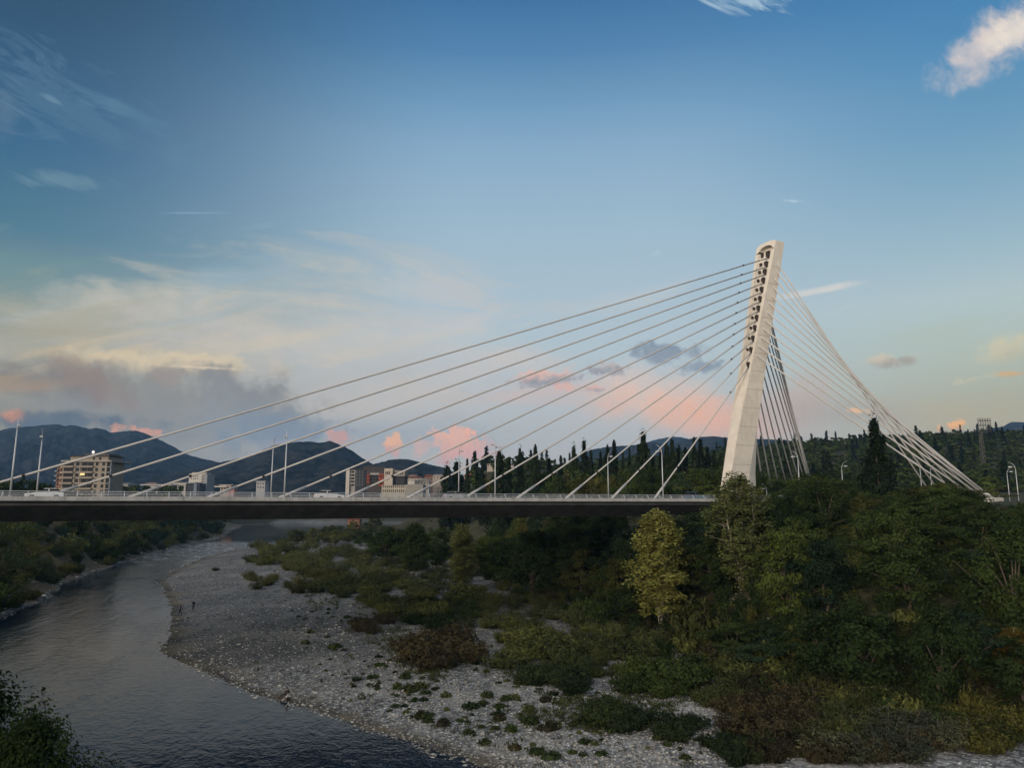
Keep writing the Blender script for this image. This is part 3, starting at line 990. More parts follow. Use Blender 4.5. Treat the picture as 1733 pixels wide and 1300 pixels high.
for sg, side in ((1, 'near'), (-1, 'far')):
    for i in range(12):
        wd = psec(BZ[i])[2]
        stay(bp(BSS[i], sg * (wd / 2 - 0.1), BZ[i]), bp(-AN[i][0], sg * AN[i][1], 20.9), 0.17,
             '%s pale back stay from the top on the %s side of the pylon' % (ORD[i], side), 'pale back stays behind the pylon', 2.2, 2.4)
    # curved anchor block
    e = empty('anchor_block', bp(-42, sg * 22, 19))
    tag(e, 'curved pale concrete anchor block holding the %s back stays' % side, 'anchor block')
    eo = Vector(e.location)
    am = MB()
    path = [(a, b_) for a, b_ in AN]
    outv = []
    for k, (a, b_) in enumerate(path):
        n0 = Vector((path[min(k + 1, 11)][0] - path[max(k - 1, 0)][0], path[min(k + 1, 11)][1] - path[max(k - 1, 0)][1], 0)).normalized()
        nn = Vector((n0.y, -n0.x, 0))
        for q, z in ((-1.1, 18.5), (-1.1, 21.15), (1.0, 21.0), (1.0, 18.5)):
            outv.append(bp(-(a + nn.x * q), sg * (b_ + nn.y * q), z) - eo)
    ff = [(i * 4 + k, i * 4 + (k + 1) % 4, i * 4 + 4 + (k + 1) % 4, i * 4 + 4 + k) for i in range(11) for k in range(4)] + [(0, 1, 2, 3), (47, 46, 45, 44)]
    am.add(outv, ff)
    am.build('block', M['conc'], e)
    for k in range(4):
        MB().box(bp(-48.6 - k * 0.02, sg * (20.0 + k * 1.7), 20.75) - eo, (0.5, 1.55, 0.9), Mb).build('guard_panel', M['strip'], e)

# ------------------------------------------------------------------ street lamps
def lamp_proto():
    e = empty('street_lamp')
    MB().tube([(0, 0, -0.3), (0, 0, 4.0), (0, 0, 8.6)], [0.13, 0.10, 0.075], 8).build('pole', M['steel'], e, True)
    MB().tube([(0, 0, -0.3), (0, 0, 0.5)], 0.2, 8).build('base_sleeve', M['steel'], e, True)
    MB().tube([(0, 0, 8.6), (0.0, 0.1, 9.2), (0, 0.5, 9.85), (0, 1.1, 10.25), (0, 1.7, 10.4)], [0.07, 0.06, 0.05, 0.04, 0.03], 6).build('curved_arm', M['steel'], e, True)
    br = MB().tube([(0, 0, 9.0), (0, 0.6, 9.15), (0, 1.0, 9.15)], 0.04, 6).build('bracket', M['steel'], e, True)
    hd = MB()
    hd.add([(-0.2, 0.85, 9.1), (0.2, 0.85, 9.1), (0.24, 1.65, 9.1), (-0.24, 1.65, 9.1), (-0.1, 0.9, 9.32), (0.1, 0.9, 9.32), (0.14, 1.5, 9.3), (-0.14, 1.5, 9.3)],
           [(3, 2, 1, 0), (4, 5, 6, 7), (0, 1, 5, 4), (1, 2, 6, 5), (2, 3, 7, 6), (3, 0, 4, 7)])
    h_ = hd.build('lamp_head', M['steel'], e)
    MB().box((0, 1.28, 9.07), (0.34, 0.6, 0.06)).build('lens', M['lens'], h_)
    return e


LP = lamp_proto()
near_rz = math.atan2(-DT[1], -DT[0]) - math.pi / 2     # local +Y towards the road axis
far_rz = math.atan2(DT[1], DT[0]) - math.pi / 2
spots = []
for k, s_ in enumerate((129.0, 96.4, 63.0, 28.6, -6.8, -46.3, -84.5)):
    spots.append((s_, 9.5, k))
for k, s_ in enumerate((128.0, 95.1, 61.3, 27.6, -9.0, -43.5, -78.9, -114.8)):
    spots.append((s_, -9.5, k))
pos_txt = ['at the left end of the bridge', 'in front of the hill by the fourth stay', 'before the dark pines left of the middle', 'just left of the pylon', 'just right of the pylon foot',
           'among the crossing back stays', 'beside the road right of the anchor block', 'farthest off on the approach road']
first = True
for s_, t_, k in spots:
    o = LP if first else copy_tree(LP)
    first = False
    o.location = bp(s_, t_, 20.45 if s_ > S0 else 20.05)
    o.rotation_euler = (0, 0, near_rz if t_ > 0 else far_rz)
    tag(o, '%s side street lamp with curved arm %s' % ('near' if t_ > 0 else 'far', pos_txt[k]), 'street lamp', 'curved-arm street lamps along the road')
o = copy_tree(LP)
o.location = bp(-24, -16, 20.0) - Vector((0, 0, 5.6))
o.rotation_euler = (0, 0, near_rz)
tag(o, 'low lamp with round head showing above leaves right of the pylon foot', 'street lamp', 'curved-arm street lamps along the road')

# ------------------------------------------------------------------ cars
def car(name, paint, label, s_, t_, flip, suv=False):
    e = empty(name, bp(s_, t_, 20.46), math.atan2(DS[1], DS[0]) + (math.pi if flip else 0))
    tag(e, label, 'car', 'cars crossing the bridge')
    H = 1.72 if suv else 1.46
    body = [(-2.15, 0.28), (-2.2, 0.75), (-2.05, 0.95), (-1.2, 1.0 if not suv else 1.05), (1.0, 0.95 if not suv else 1.05), (1.95, 0.78), (2.15, 0.6), (2.18, 0.3)]
    bm_ = MB()
    ys = (-0.86, -0.8, 0.8, 0.86)
    n_ = len(body)
    vv = []
    for y in ys:
        for x, z in body:
            k = 1.0 if abs(y) < 0.85 else 0.985
            vv.append((x * k, y, z if abs(y) < 0.85 else (z * 0.94 + 0.03)))
    ff = [(j * n_ + i, j * n_ + (i + 1) % n_, (j + 1) * n_ + (i + 1) % n_, (j + 1) * n_ + i) for j in range(3) for i in range(n_)]
    ff += [tuple(range(n_)), tuple(range(3 * n_, 4 * n_))]
    bm_.add(vv, ff)
    b_ = bm_.build('body', paint, e)
    cab = [(-1.95, 0.93), (-1.35 if not suv else -1.85, H - 0.04), (0.1, H - 0.02), (1.05, 0.93)]
    roof = [(-1.42 if not suv else -1.85, H - 0.06), (-1.2 if not suv else -1.7, H), (0.0, H + 0.01), (0.2, H - 0.06)]
    cb = MB()
    v2 = [(x, -0.78 + (0.16 if z > 1.2 else 0), z) for x, z in cab] + [(x, 0.78 - (0.16 if z > 1.2 else 0), z) for x, z in cab]
    cb.add(v2, [(0, 1, 2, 3), (7, 6, 5, 4)] + [(i, 4 + i, 4 + (i + 1) % 4, (i + 1) % 4) for i in range(4)])
    cb.build('windows', M['glass'], e)
    rb = MB().prism([(x, -0.64, z) for x, z in roof], (0, 1.28, 0))
    for y in (-0.74, 0.74):
        rb.box((-0.45, y * 0.93, (H + 0.93) / 2), (0.1, 0.06, H - 0.95))
    rb.build('roof', paint, e)
    for x in (-1.35, 1.35):
        for y in (-0.8, 0.8):
            wh = MB().tube([(x, y - 0.1, 0.32), (x, y + 0.1, 0.32)], 0.32, 14).build('wheel', M['black'], e)
            yy_ = y + math.copysign(0.105, y)
            MB().tube([(x, y, 0.32), (x, yy_, 0.32)], 0.19, 10).build('rim', M['steel'], wh)
    for y in (-0.6, 0.6):
        MB().box((2.1, y, 0.66), (0.14, 0.34, 0.13)).build('headlight', M['lens'], e)
        MB().box((-2.17, y, 0.78), (0.1, 0.3, 0.16)).build('tail_light', M['red'], e)
    return e


def s_of(px, t_):
    r = ray(px, 838)
    z = r[0] / r[1]
    q = B0 + t_ * DT
    return (q[0] - z * q[1]) / (z * DS[1] - DS[0])


car('car', M['carw'], 'white hatchback on the deck beneath the fifth stay, left of the white towers', s_of(557, 4.5), 4.5, True)
car('car', M['carw'], 'white estate car at the far left end of the deck', s_of(76, 4.5), 4.5, False)
car('car', M['cars'], 'silver saloon car passing the lamp in the middle of the deck', s_of(772, 4.5), 4.5, True)
car('car', M['carb'], 'blue grey tall car with pale bonnet just left of the pylon', s_of(1176, 6.0), 6.0, True, True)
car('car', M['carw'], 'white car leaving the bridge past the anchor block at far right', s_of(1684, -3), -3.0, False)

# ------------------------------------------------------------------ buildings
BM = {}


def bcol(c):
    c = tuple(v * 0.6 for v in c)
    k = tuple(c)
    if k not in BM:
        BM[k] = mat('facade_paint', c, 0.85, 0.12, 0.6, stain=(0.4, 0.35, tuple(v * 0.6 for v in c)))
    return BM[k]


class Bld:
    """a building facing the camera; local x right along the facade, y back, z up; sizes in photo pixels on its front plane"""
    def __init__(s, name, label, px0, px1, Y, cat='building', zb=18.0, group=None, turn=0.0):
        s.Y = Y
        a, b_ = at(px0, 835, Y), at(px1, 835, Y)
        s.k = (b_.x - a.x) / (px1 - px0)
        s.px0 = px0
        az_ = math.atan2((a.x + b_.x) / 2, Y)
        s.o = empty(name, (a.x, Y, zb), R(turn))
        s.zb = zb
        tag(s.o, label, cat, group)

    def X(s, px):
        return (px - s.px0) * s.k

    def Z(s, py):
        return at(866, py, s.Y).z - s.zb

    def block(s, part, px0, px1, py0, py1, y0, y1, col, parent=None):
        """py1 None = down to the ground"""
        x0, x1 = s.X(px0), s.X(px1)
        z1_ = s.Z(py0)
        z0 = -3.0 if py1 is None else s.Z(py1)
        m_ = col if not isinstance(col, tuple) else bcol(col)
        return MB().box(((x0 + x1) / 2, (y0 + y1) / 2, (z0 + z1_) / 2), (x1 - x0, y1 - y0, z1_ - z0)).build(part, m_, parent or s.o)

    def wins(s, part, xs, ys, wpx, hpx, y, m_=None, dep=0.12, lit=None):
        w_, h_ = wpx * s.k, hpx * s.k
        me = MB().box((0, 0, 0), (w_, dep, h_)).mesh(part, m_ or M['glass'])
        for a in xs:
            for c in ys:
                o = link_mesh(part, me, s.o)
                o.location = (s.X(a), y - dep / 2 + 0.06, s.Z(c))

    def gable(s, part, px0, px1, py0, py1, y0, y1, col, parent=None):
        x0, x1 = s.X(px0), s.X(px1)
        z1_, z0 = s.Z(py0), s.Z(py1)
        mb = MB()
        ym = (y0 + y1) / 2
        ins = min((x1 - x0) * 0.22, 3)
        mb.add([(x0, y0, z0), (x1, y0, z0), (x1, y1, z0), (x0, y1, z0), (x0 + ins, ym, z1_), (x1 - ins, ym, z1_)], [(0, 1, 5, 4), (1, 2, 5), (2, 3, 4, 5), (3, 0, 4), (3, 2, 1, 0)])
        return mb.build(part, bcol(col), parent or s.o)


beige, white, dgrey, lgrey = (0.36, 0.31, 0.25), (0.62, 0.58, 0.52), (0.05, 0.055, 0.065), (0.33, 0.34, 0.35)
red, brick, tile = (0.33, 0.075, 0.04), (0.3, 0.16, 0.11), (0.21, 0.07, 0.045)
litm = mat('lit_window', (0.5, 0.4, 0.2), 0.6, emit=((1.0, 0.72, 0.3), 0.75))
# apartment block on the left
b = Bld('apartment_block', 'seven storey beige apartment block with balconies and penthouse, standing left', 97, 178, 400)
b.block('wall', 104, 177, 781, None, 0, 18, beige)
b.block('side_wing', 96.5, 104, 786, None, 3, 17, beige)
b.block('cornice', 100, 186, 779.5, 781.8, -1.2, 19, (0.4, 0.37, 0.32))
b.block('penthouse', 110, 175, 772.5, 779.4, 2, 16, beige)
b.block('penthouse_roof', 108, 178, 770.8, 772.4, 1, 17, dgrey)
b.block('upper_roof', 130, 172, 767.5, 770.7, 4, 15, (0.12, 0.1, 0.09))
MB().tube([(b.X(142), 6, b.Z(767)), (b.X(142), 6, b.Z(765.5))], 0.1, 6).build('mast', M['steel'], b.o)
dish = MB()
dish.tube([(b.X(142), 5.6, b.Z(764.4)), (b.X(142), 5.3, b.Z(764.4))], [0.25, 0.78], 12)
dish.build('satellite_dish', M['carw'], b.o)
fl = [785.6 + 9.35 * k for k in range(6)]
b.wins('window', [127.5], fl, 5, 6, 0)
b.wins('window', [160, 171.3], fl, 4.6, 5.6, 0)
b.wins('loggia', [112.5], fl, 16.5, 5.6, 0)
b.wins('loggia', [139.2, 149.4], fl, 9.6, 5.6, 0)
b.wins('penthouse_window', [129, 150, 161], [776], 4, 4.2, 2)
lw = MB().box((0, 0, 0), (1.4, 0.14, 1.3)).mesh('lit_window', litm)
for a in (134.8, 138.2):
    o = link_mesh('lit_window', lw, b.o)
    o.location = (b.X(a), -0.09, b.Z(802.7))
for c in fl:
    b.block('balcony', 103.6, 121.6, c + 3.4, c + 6.0, -1.25, 0.0, beige)
    b.block('balcony', 132, 154.8, c + 3.4, c + 6.0, -1.25, 0.0, beige)
    b.block('balcony', 177.0, 183.0, c + 4.2, c + 5.6, 0.0, 3.0, lgrey)
    b.block('balcony', 95.0, 102.0, c + 3.4, c + 6.0, 1.4, 3.0, (0.5, 0.42, 0.33))
for a in (123.2, 132):
    b.block('pilaster', a - 0.8, a + 0.8, 783, None, -0.35, 0.0, beige)
b.block('corner_post', 182.2, 183.6, 782, None, 0.4, 1.6, lgrey)
b = Bld('apartment_block', 'brown brick apartment house half hidden behind the beige block', 79, 97, 430)
b.block('wall', 82, 96, 790, None, 6, 18, brick)
b.block('roof', 81, 97, 788.6, 790, 5, 19, dgrey)
b.wins('window', [85, 89.5, 93.5], [795, 803, 811, 819], 2.6, 4, 6)
b.wins('balcony', [82.5], [797, 805, 813], 4, 2, 5.4, bcol(lgrey), 0.9)
# small house behind the hedge
b = Bld('house', 'small pale house with low roof just right of the beige block', 192, 217, 520)
b.block('wall', 194, 215, 820, None, 0, 10, (0.4, 0.38, 0.36))
b.gable('roof', 192, 217, 817.6, 820, -0.6, 10.6, (0.3, 0.3, 0.3))
b.wins('window', [199, 205, 211], [825], 2.5, 3, 0)
# white towers by the second hill
b = Bld('apartment_block', 'white high block with beige upper floors and glazed right corner', 315, 349, 760)
b.block('wall', 318, 344, 802, None, 0, 20, white)
b.block('corner_tower', 344.2, 349.5, 803, None, -0.8, 18, lgrey)
b.block('roof_plant', 320, 345, 799.5, 801.9, 3, 16, (0.5, 0.44, 0.36))
b.wins('window', [322, 325.5, 329, 332.5], [806.5, 810.5], 1.6, 2.0, 0)
b.wins('window', [341.5], [805 + 3.6 * k for k in range(8)], 4.4, 1.8, 0)
b = Bld('apartment_block', 'long white lower block with dark window columns beneath the third stay', 289, 332, 740)
b.block('wall', 290, 314, 818.5, None, 0, 16, white)
b.block('glazed_wing', 314.2, 336, 818, None, 1, 16, dgrey)
b.block('roof_slab', 289, 330, 816.6, 818.4, -0.6, 17, lgrey)
b.block('blue_core', 327, 332, 819, None, 0.2, 10, (0.2, 0.25, 0.3))
b.wins('window', [292.5 + 3 * k for k in range(8)], [822, 826, 830], 1.5, 2.4, 0)
b = Bld('apartment_block', 'flat roofed cream terrace block left of the white towers', 238, 290, 730)
b.block('wall', 252, 282, 823, None, 0, 14, white)
b.block('roof_slab', 237, 290, 820, 822, -1, 15, (0.46, 0.44, 0.42))
b.gable('roof', 240, 262, 816.5, 819.9, 1, 12, (0.3, 0.2, 0.16))
b.wins('window', [255 + 3.2 * k for k in range(9)], [826.2, 830.4], 1.5, 2.2, 0)
b = Bld('house', 'pinkish three storey house beneath the fourth stay', 364, 398, 700)
b.block('wall', 372, 390, 821.5, None, 0, 12, (0.46, 0.36, 0.33))
b.block('stair_tower', 388.2, 397, 824, None, -1, 8, (0.42, 0.2, 0.17))
b.block('canopy', 363.5, 384, 822.8, 825, -2, 4, white)
b.block('roof', 370, 394, 820.3, 821.4, -0.6, 13, (0.5, 0.45, 0.4))
b.wins('window', [375, 380, 385], [826.5, 831], 2.4, 2.6, 0)
b = Bld('house', 'white flat house among dark trees left of the mid bridge lamps', 432, 449, 620)
b.block('wall', 433, 448, 815.5, None, 0, 10, (0.44, 0.44, 0.45))
b.block('roof', 431.5, 449.5, 814, 815.4, -0.6, 11, lgrey)
b.wins('window', [436, 440.5, 445], [819], 2, 2.4, 0)
b.wins('window', [436, 440.5, 445], [825], 2, 2.4, 0)
# group under the sixth stay
b = Bld('apartment_block', 'dark slab block with a bright white end wall of balconies', 584, 616, 480)
b.block('wall', 600.5, 618, 794, None, 0, 16, dgrey)
b.block('white_end', 585, 591, 795.5, None, -1.0, 14, white)
b.block('balcony_bay', 591.2, 600.3, 795.5, None, 0.6, 14, (0.42, 0.4, 0.37))
b.block('roof', 584, 619, 792.8, 793.9, -0.5, 17, dgrey)
b.wins('window', [596], [799, 804.5, 810, 815.5, 821], 4.6, 3.2, 0.6)
b.wins('window', [603, 607.5, 612.5], [799, 804.5, 810, 815.5, 821], 2.2, 3.2, 0, bcol((0.13, 0.14, 0.16)))
for c in (801.4, 806.9, 812.4, 817.9):
    b.block('balcony', 592.5, 600, c, c + 1.2, -0.9, 0.6, white)
b = Bld('office_block', 'dark brown office block with two red panelled bays', 618, 650, 460)
b.block('wall', 618.2, 649.5, 796, None, 2, 20, (0.075, 0.065, 0.065))
b.block('roof', 612, 650, 789.8, 795.9, 4, 20, (0.06, 0.055, 0.055))
b.block('roof_plant', 606, 630, 787.4, 789.7, 8, 18, (0.05, 0.045, 0.045))
b.block('red_bay', 619.5, 624, 802.5, 818, 0.8, 2.0, red)
b.block('red_bay', 640, 648, 802, 823, 0.5, 2.0, red)
b.block('attic_band', 625, 639.8, 800.6, 803.6, 1.2, 2.0, (0.45, 0.44, 0.43))
b.wins('window', [621.8], [807, 813], 2.0, 3.4, 0.8)
b.wins('window', [644], [806.5, 818.5], 3.4, 3.4, 0.5)
b.wins('window', [627.5, 632, 636.5], [806.5, 812, 817.5], 3.4, 3.4, 2)
b = Bld('office_block', 'cream tower block with three tall slit windows and a grey wing', 648, 685, 440)
b.block('wall', 649.5, 664, 793, None, -0.5, 14, (0.56, 0.48, 0.40))
b.block('wing', 664.2, 684, 796.5, 806, 1.0, 14, (0.36, 0.31, 0.27))
b.block('lower_wing', 660, 684, 806.2, None, 2.0, 14, (0.05, 0.05, 0.055))
b.wins('window', [652.5, 655.3, 658], [800.8], 1.7, 5.2, -0.5)
b.wins('window', [667, 670.2, 673.4, 676.6, 679.8], [801.5], 1.7, 4.2, 1.0)
b = Bld('hall', 'low cream hall with a row of narrow vertical slots above the deck rail', 644, 716, 380)
b.block('wall', 645.5, 686, 821.5, None, 0, 14, (0.5, 0.45, 0.36))
b.block('wing', 686.2, 716, 820.3, None, -0.6, 12, (0.33, 0.31, 0.28))
b.wins('slot_window', [648.2 + 3.5 * k for k in range(11)], [824], 1.5, 3.4, 0)
b.wins('slot_window', [648.2 + 3.5 * k for k in range(11)], [831], 1.5, 4, 0)
# hillside houses
HH = [('red roofed house with long pale front below the pine slope', 683, 716, 806, 809.8, 817, tile, white, 560),
      ('white gabled house in front of the long red roof', 700, 727, 810.5, 814.5, 823, (0.4, 0.36, 0.3), white, 500),
      ('tall cream house with terraces right of the white gabled house', 731, 750, 802.5, 804.5, 818, (0.45, 0.4, 0.34), (0.55, 0.46, 0.40), 520),
      ('small house with bright red roof in the dark trees by the middle lamp', 784, 800, 801, 805, 812, (0.34, 0.07, 0.05), (0.4, 0.32, 0.3), 430),
      ('red tiled house highest of the cluster under the seventh stay', 716, 733, 803, 807.5, 815, tile, (0.3, 0.2, 0.16), 590),
      ('dark roofed villa on the slope behind the cream office tower', 690, 706, 802.5, 804.5, 809, tile, (0.42, 0.38, 0.34), 610),
      ('cream flat villa on the wooded ridge left of the tall pine', 823, 838, 784, 785.3, 790, (0.5, 0.46, 0.4), (0.48, 0.42, 0.36), 420),
      ('tiny white hut between pines right of the ridge villa', 860, 870, 785, 786, 789, (0.45, 0.42, 0.38), white, 430)]
for lb, x0, x1, ya, yb, yc, rc, wc, Y in HH:
    b = Bld('house', lb, x0, x1, Y)
    b.block('wall', x0 + 1, x1 - 1, yb, None, 0, 9, wc)
    b.gable('roof', x0, x1, ya, yb - 0.05, -0.7, 9.7, rc)
    nwin = max(2, int((x1 - x0) / 5))
    b.wins('window', [x0 + (x1 - x0) * (i + 0.7) / (nwin + 0.4) for i in range(nwin)], [yb + (min(yc, yb + 8) - yb) * 0.45], 1.9, 2.2, 0)
# orange house glimpsed below the deck
b = Bld('house', 'small orange brick house glimpsed just below the deck', 588, 612, 520, zb=4.0)
b.block('wall', 590, 610, 880, None, 0, 8, (0.36, 0.2, 0.12))
b.gable('roof', 588, 612, 876, 880, -0.6, 8.6, tile)
b.wins('window', [595, 604], [885], 3, 3, 0)

# stadium floodlights
def floodlight(px0, px1, py0, py1, Y, label, rows, cols):
    e = empty('floodlight_mast', (at((px0 + px1) / 2, 800, Y).x, Y, tz(at((px0 + px1) / 2, 800, Y).x, Y)))
    tag(e, label, 'floodlight', 'stadium floodlight masts on the wooded hill')
    o_ = Vector(e.location)
    a, c = at(px0, py0, Y) - o_, at(px1, py1, Y) - o_
    W_, H_ = c.x - a.x, a.z - c.z
    fr = MB()
    for k in range(cols + 1):
        fr.box((a.x + W_ * k / cols, 0, (a.z + c.z) / 2), (0.15, 0.3, H_))
    for k in range(rows + 1):
        fr.box(((a.x + c.x) / 2, 0, c.z + H_ * k / rows), (W_ + 0.15, 0.35, 0.18))
    fr.build('frame', M['anchor'], e)
    lm = MB().tube([(0, 0.35, 0), (0, -0.5, -0.12)], [0.25, W_ / cols * 0.3], 8).mesh('lamp', M['anchor'])
    for i in range(cols):
        for j in range(rows):
            o = link_mesh('lamp', lm, e)
            o.location = (a.x + W_ * (i + 0.5) / cols, 0, c.z + H_ * (j + 0.55) / rows)
    mm_ = MB()
    wd = W_ * 0.09
    for q in (-1, 1):
        for r_ in (-1, 1):
            mm_.tube([(q * wd * 1.5, r_ * wd * 1.5, -2), (q * wd, r_ * wd, c.z + 0.4)], 0.13, 5)
    n_ = 9
    for k in range(n_):
        z0, z1_ = c.z * k / n_, c.z * (k + 1) / n_
        f0, f1 = 1.5 - 0.5 * k / n_, 1.5 - 0.5 * (k + 1) / n_
        for r_ in (-1, 1):
            mm_.tube([(-wd * f0, r_ * wd * f0, z0), (wd * f1, r_ * wd * f1, z1_)], 0.1, 4)
    mm_.build('lattice_mast', mat('mast_grey', (0.07, 0.066, 0.06), 0.8), e)


floodlight(1654.5, 1678, 708.5, 732, 420, 'large stadium floodlight mast on the hill at the far right', 3, 5)
floodlight(1607, 1620, 732, 743, 560, 'smaller stadium floodlight mast left of the large one', 3, 4)

# ------------------------------------------------------------------ plants
def unit(rs, n):
    v = rs.normal(size=(n, 3))
    return v / np.linalg.norm(v, axis=1, keepdims=True)


def leaves(C, N, L, Wd, rs, along=None):
    """one rhombic leaf per row: centre C, normal N, length L, width Wd"""
    n = len(C)
    a = along if along is not None else unit(rs, n)
    a = a - (a * N).sum(1, keepdims=True) * N
    a /= np.linalg.norm(a, axis=1, keepdims=True) + 1e-9
    b = np.cross(N, a)
    L, Wd = L[:, None] / 2, Wd[:, None] / 2
    fold = N * Wd * 0.35
    Vv = np.stack([C - a * L, C + b * Wd + fold, C + a * L, C - b * Wd + fold], 1).reshape(-1, 3)
    return Vv, np.arange(n * 4).reshape(n, 4)


def crown(name, cl, rad, per, L, asp, rs, m_, up=0.5, out=0.6, flat=0.75, center=None, along=None, aj=0.5):
    """leaf clumps: cl (k,3) clump centres, rad (k) clump radii"""
    k = len(cl)
    ci = np.repeat(np.arange(k), per)
    n = len(ci)
    u = unit(rs, n) * (rs.rand(n, 1) ** 0.45)
    u[:, 2] *= flat
    C = cl[ci] + u * rad[ci][:, None]
    cc = cl.mean(0) if center is None else np.array(center)
    od = C - cc
    od /= np.linalg.norm(od, axis=1, keepdims=True) + 1e-9
    N = od * out + u * 0.5 + np.array([0, 0, up]) + rs.normal(size=(n, 3)) * 0.45
    N /= np.linalg.norm(N, axis=1, keepdims=True)
    al = None
    if along is not None:
        al = along(C, od) + rs.normal(size=(n, 3)) * aj
    LL = L * (0.65 + 0.7 * rs.rand(n))
    Vv, F = leaves(C, N, LL, LL * asp, rs, al)
    tint = np.clip(0.5 * rs.rand(k)[ci] + 0.5 * rs.rand(n), 0, 1)
    return np_mesh(name, Vv, F, m_, attr={'tint': np.repeat(tint, 4)})


def limb_mesh(name, segs, m_, n=6):
    mb = MB()
    for pts, r in segs:
        mb.tube(pts, r, n)
    return np_mesh(name, mb.v, mb.f, m_, True)


def broad(seed, m_, ncl=76, per=96, wide=4.0, low=0.14, L=0.36, asp=0.62, squash=0.8, lobes=0.35, feather=False):
    """broadleaf tree, 10 m tall"""
    rs = np.random.RandomState(seed)
    u = unit(rs, ncl)
    r = 0.45 + 0.55 * rs.rand(ncl) ** 0.6
    lob = 1 + lobes * (np.sin(u[:, 0] * 4 + seed) * np.cos(u[:, 1] * 5 - seed) + 0.5 * np.sin(u[:, 2] * 6 + seed * 2))
    cz_, hz = 10 * (1 + low) / 2, 10 * (1 - low) / 2
    cl = np.stack([u[:, 0] * r * lob * wide, u[:, 1] * r * lob * wide, cz_ + u[:, 2] * r * hz * (0.9 + 0.2 * rs.rand(ncl))], -1)
    taper = 1 - 0.35 * np.clip((cl[:, 2] - cz_) / hz, 0, 1) ** 2
    cl[:, :2] *= taper[:, None]
    rad = (0.75 + 0.75 * rs.rand(ncl)) * wide / 4
    along = (lambda C, od: od * np.array([1, 1, 0.0]) + np.array([0, 0, -0.45])) if feather else None
    cr = crown('crown', cl, rad, per, L, asp, rs, m_, 0.7 if feather else 0.5, 0.6, 0.45 if feather else squash, (0, 0, cz_ * 0.8), along)
    segs = [([(0, 0, -0.5), (rs.normal() * 0.2, rs.normal() * 0.2, 2.2), (rs.normal() * 0.4, rs.normal() * 0.4, 5.5)], [0.26, 0.19, 0.1])]
    for q in rs.choice(ncl, 9, replace=False):
        z0 = 1.2 + 2.6 * rs.rand()
        e = cl[q]
        segs.append(([(0, 0, z0), (e[0] * 0.5, e[1] * 0.5, z0 + (e[2] - z0) * 0.55), tuple(e)], [0.11, 0.075, 0.025]))
    return cr, limb_mesh('trunk', segs, M['bark'])


def poplar(seed, m_, tall=True, ncl=150, per=48):
    """upright poplar, 20 m tall"""
    rs = np.random.RandomState(seed)
    segs, cls, rads = [], [], []
    nst = 7 if tall else 4
    for i in range(nst):
        a = 2 * math.pi * i / nst + rs.rand()
        rr = (0.9 + 1.9 * rs.rand()) if tall else (0.5 + 1.3 * rs.rand())
        top = 20 - 4.5 * rs.rand() * (rr / 2.5) - (0 if i == 0 else 0.6)
        if i == 0:
            rr, top = 0.25, 20
        p = [np.array([0, 0, -0.5]), np.array([0.15 * math.cos(a), 0.15 * math.sin(a), 1.5 + rs.rand() * 2])]
        for f_ in (0.4, 0.65, 0.85, 1.0):
            q = rr * (min(1, f_ * 1.7) if not tall else min(1.0, 0.12 + f_ * 1.15)) * (1 - 0.35 * max(0, f_ - 0.6))
            p.append(np.array([q * math.cos(a) + rs.normal() * 0.12, q * math.sin(a) + rs.normal() * 0.12, 2 + (top - 2) * f_]))
        segs.append(([tuple(v) for v in p], [0.2, 0.15, 0.1, 0.07, 0.05, 0.015]))
        for j in range(ncl // nst):
            f_ = (0.04 if not tall else -0.02) + (0.9 if not tall else 1.0) * rs.rand() ** (0.85 if not tall else 0.78)
            z = 2 + (top - 2) * f_
            b = np.array([np.interp(z, [v[2] for v in p], [v[k] for v in p]) for k in range(3)])
            b[2] = z
            hw = math.sin(math.pi * min(1, max(0.04, (z - 0.5) / 20.5)) ** 0.85) ** 0.7
            off_ = unit(rs, 1)[0] * (0.3 + 1.5 * rs.rand()) * (0.5 + hw)
            off_[2] = abs(off_[2]) * 0.5
            e = b + off_
            fz = min(1.0, max(0.0, e[2] / 20.3))
            rm = (2.5 * math.sin(math.pi * (0.10 + 0.9 * fz) ** 0.9) ** 0.75 + 0.12) if not tall else (3.6 * math.sin(math.pi * (0.06 + 0.94 * fz) ** 1.15) ** 0.7 + 0.1)
            re_ = math.hypot(e[0], e[1])
            if re_ > rm:
                e[:2] *= rm / re_
            if j % 3 == 0:
                segs.append(([tuple(b - np.array([0, 0, 0.7])), tuple(e)], [0.035, 0.012]))
            cls.append(e)
            rads.append(0.45 + 0.55 * rs.rand())
    cl, rad = np.array(cls), np.array(rads)
    cr = crown('crown', cl, rad, per, 0.32 if tall else 0.29, 0.8, rs, m_, 0.3, 0.5, 1.1, (0, 0, 8))
    return cr, limb_mesh('trunk', segs, M['bark_pale'], 5)


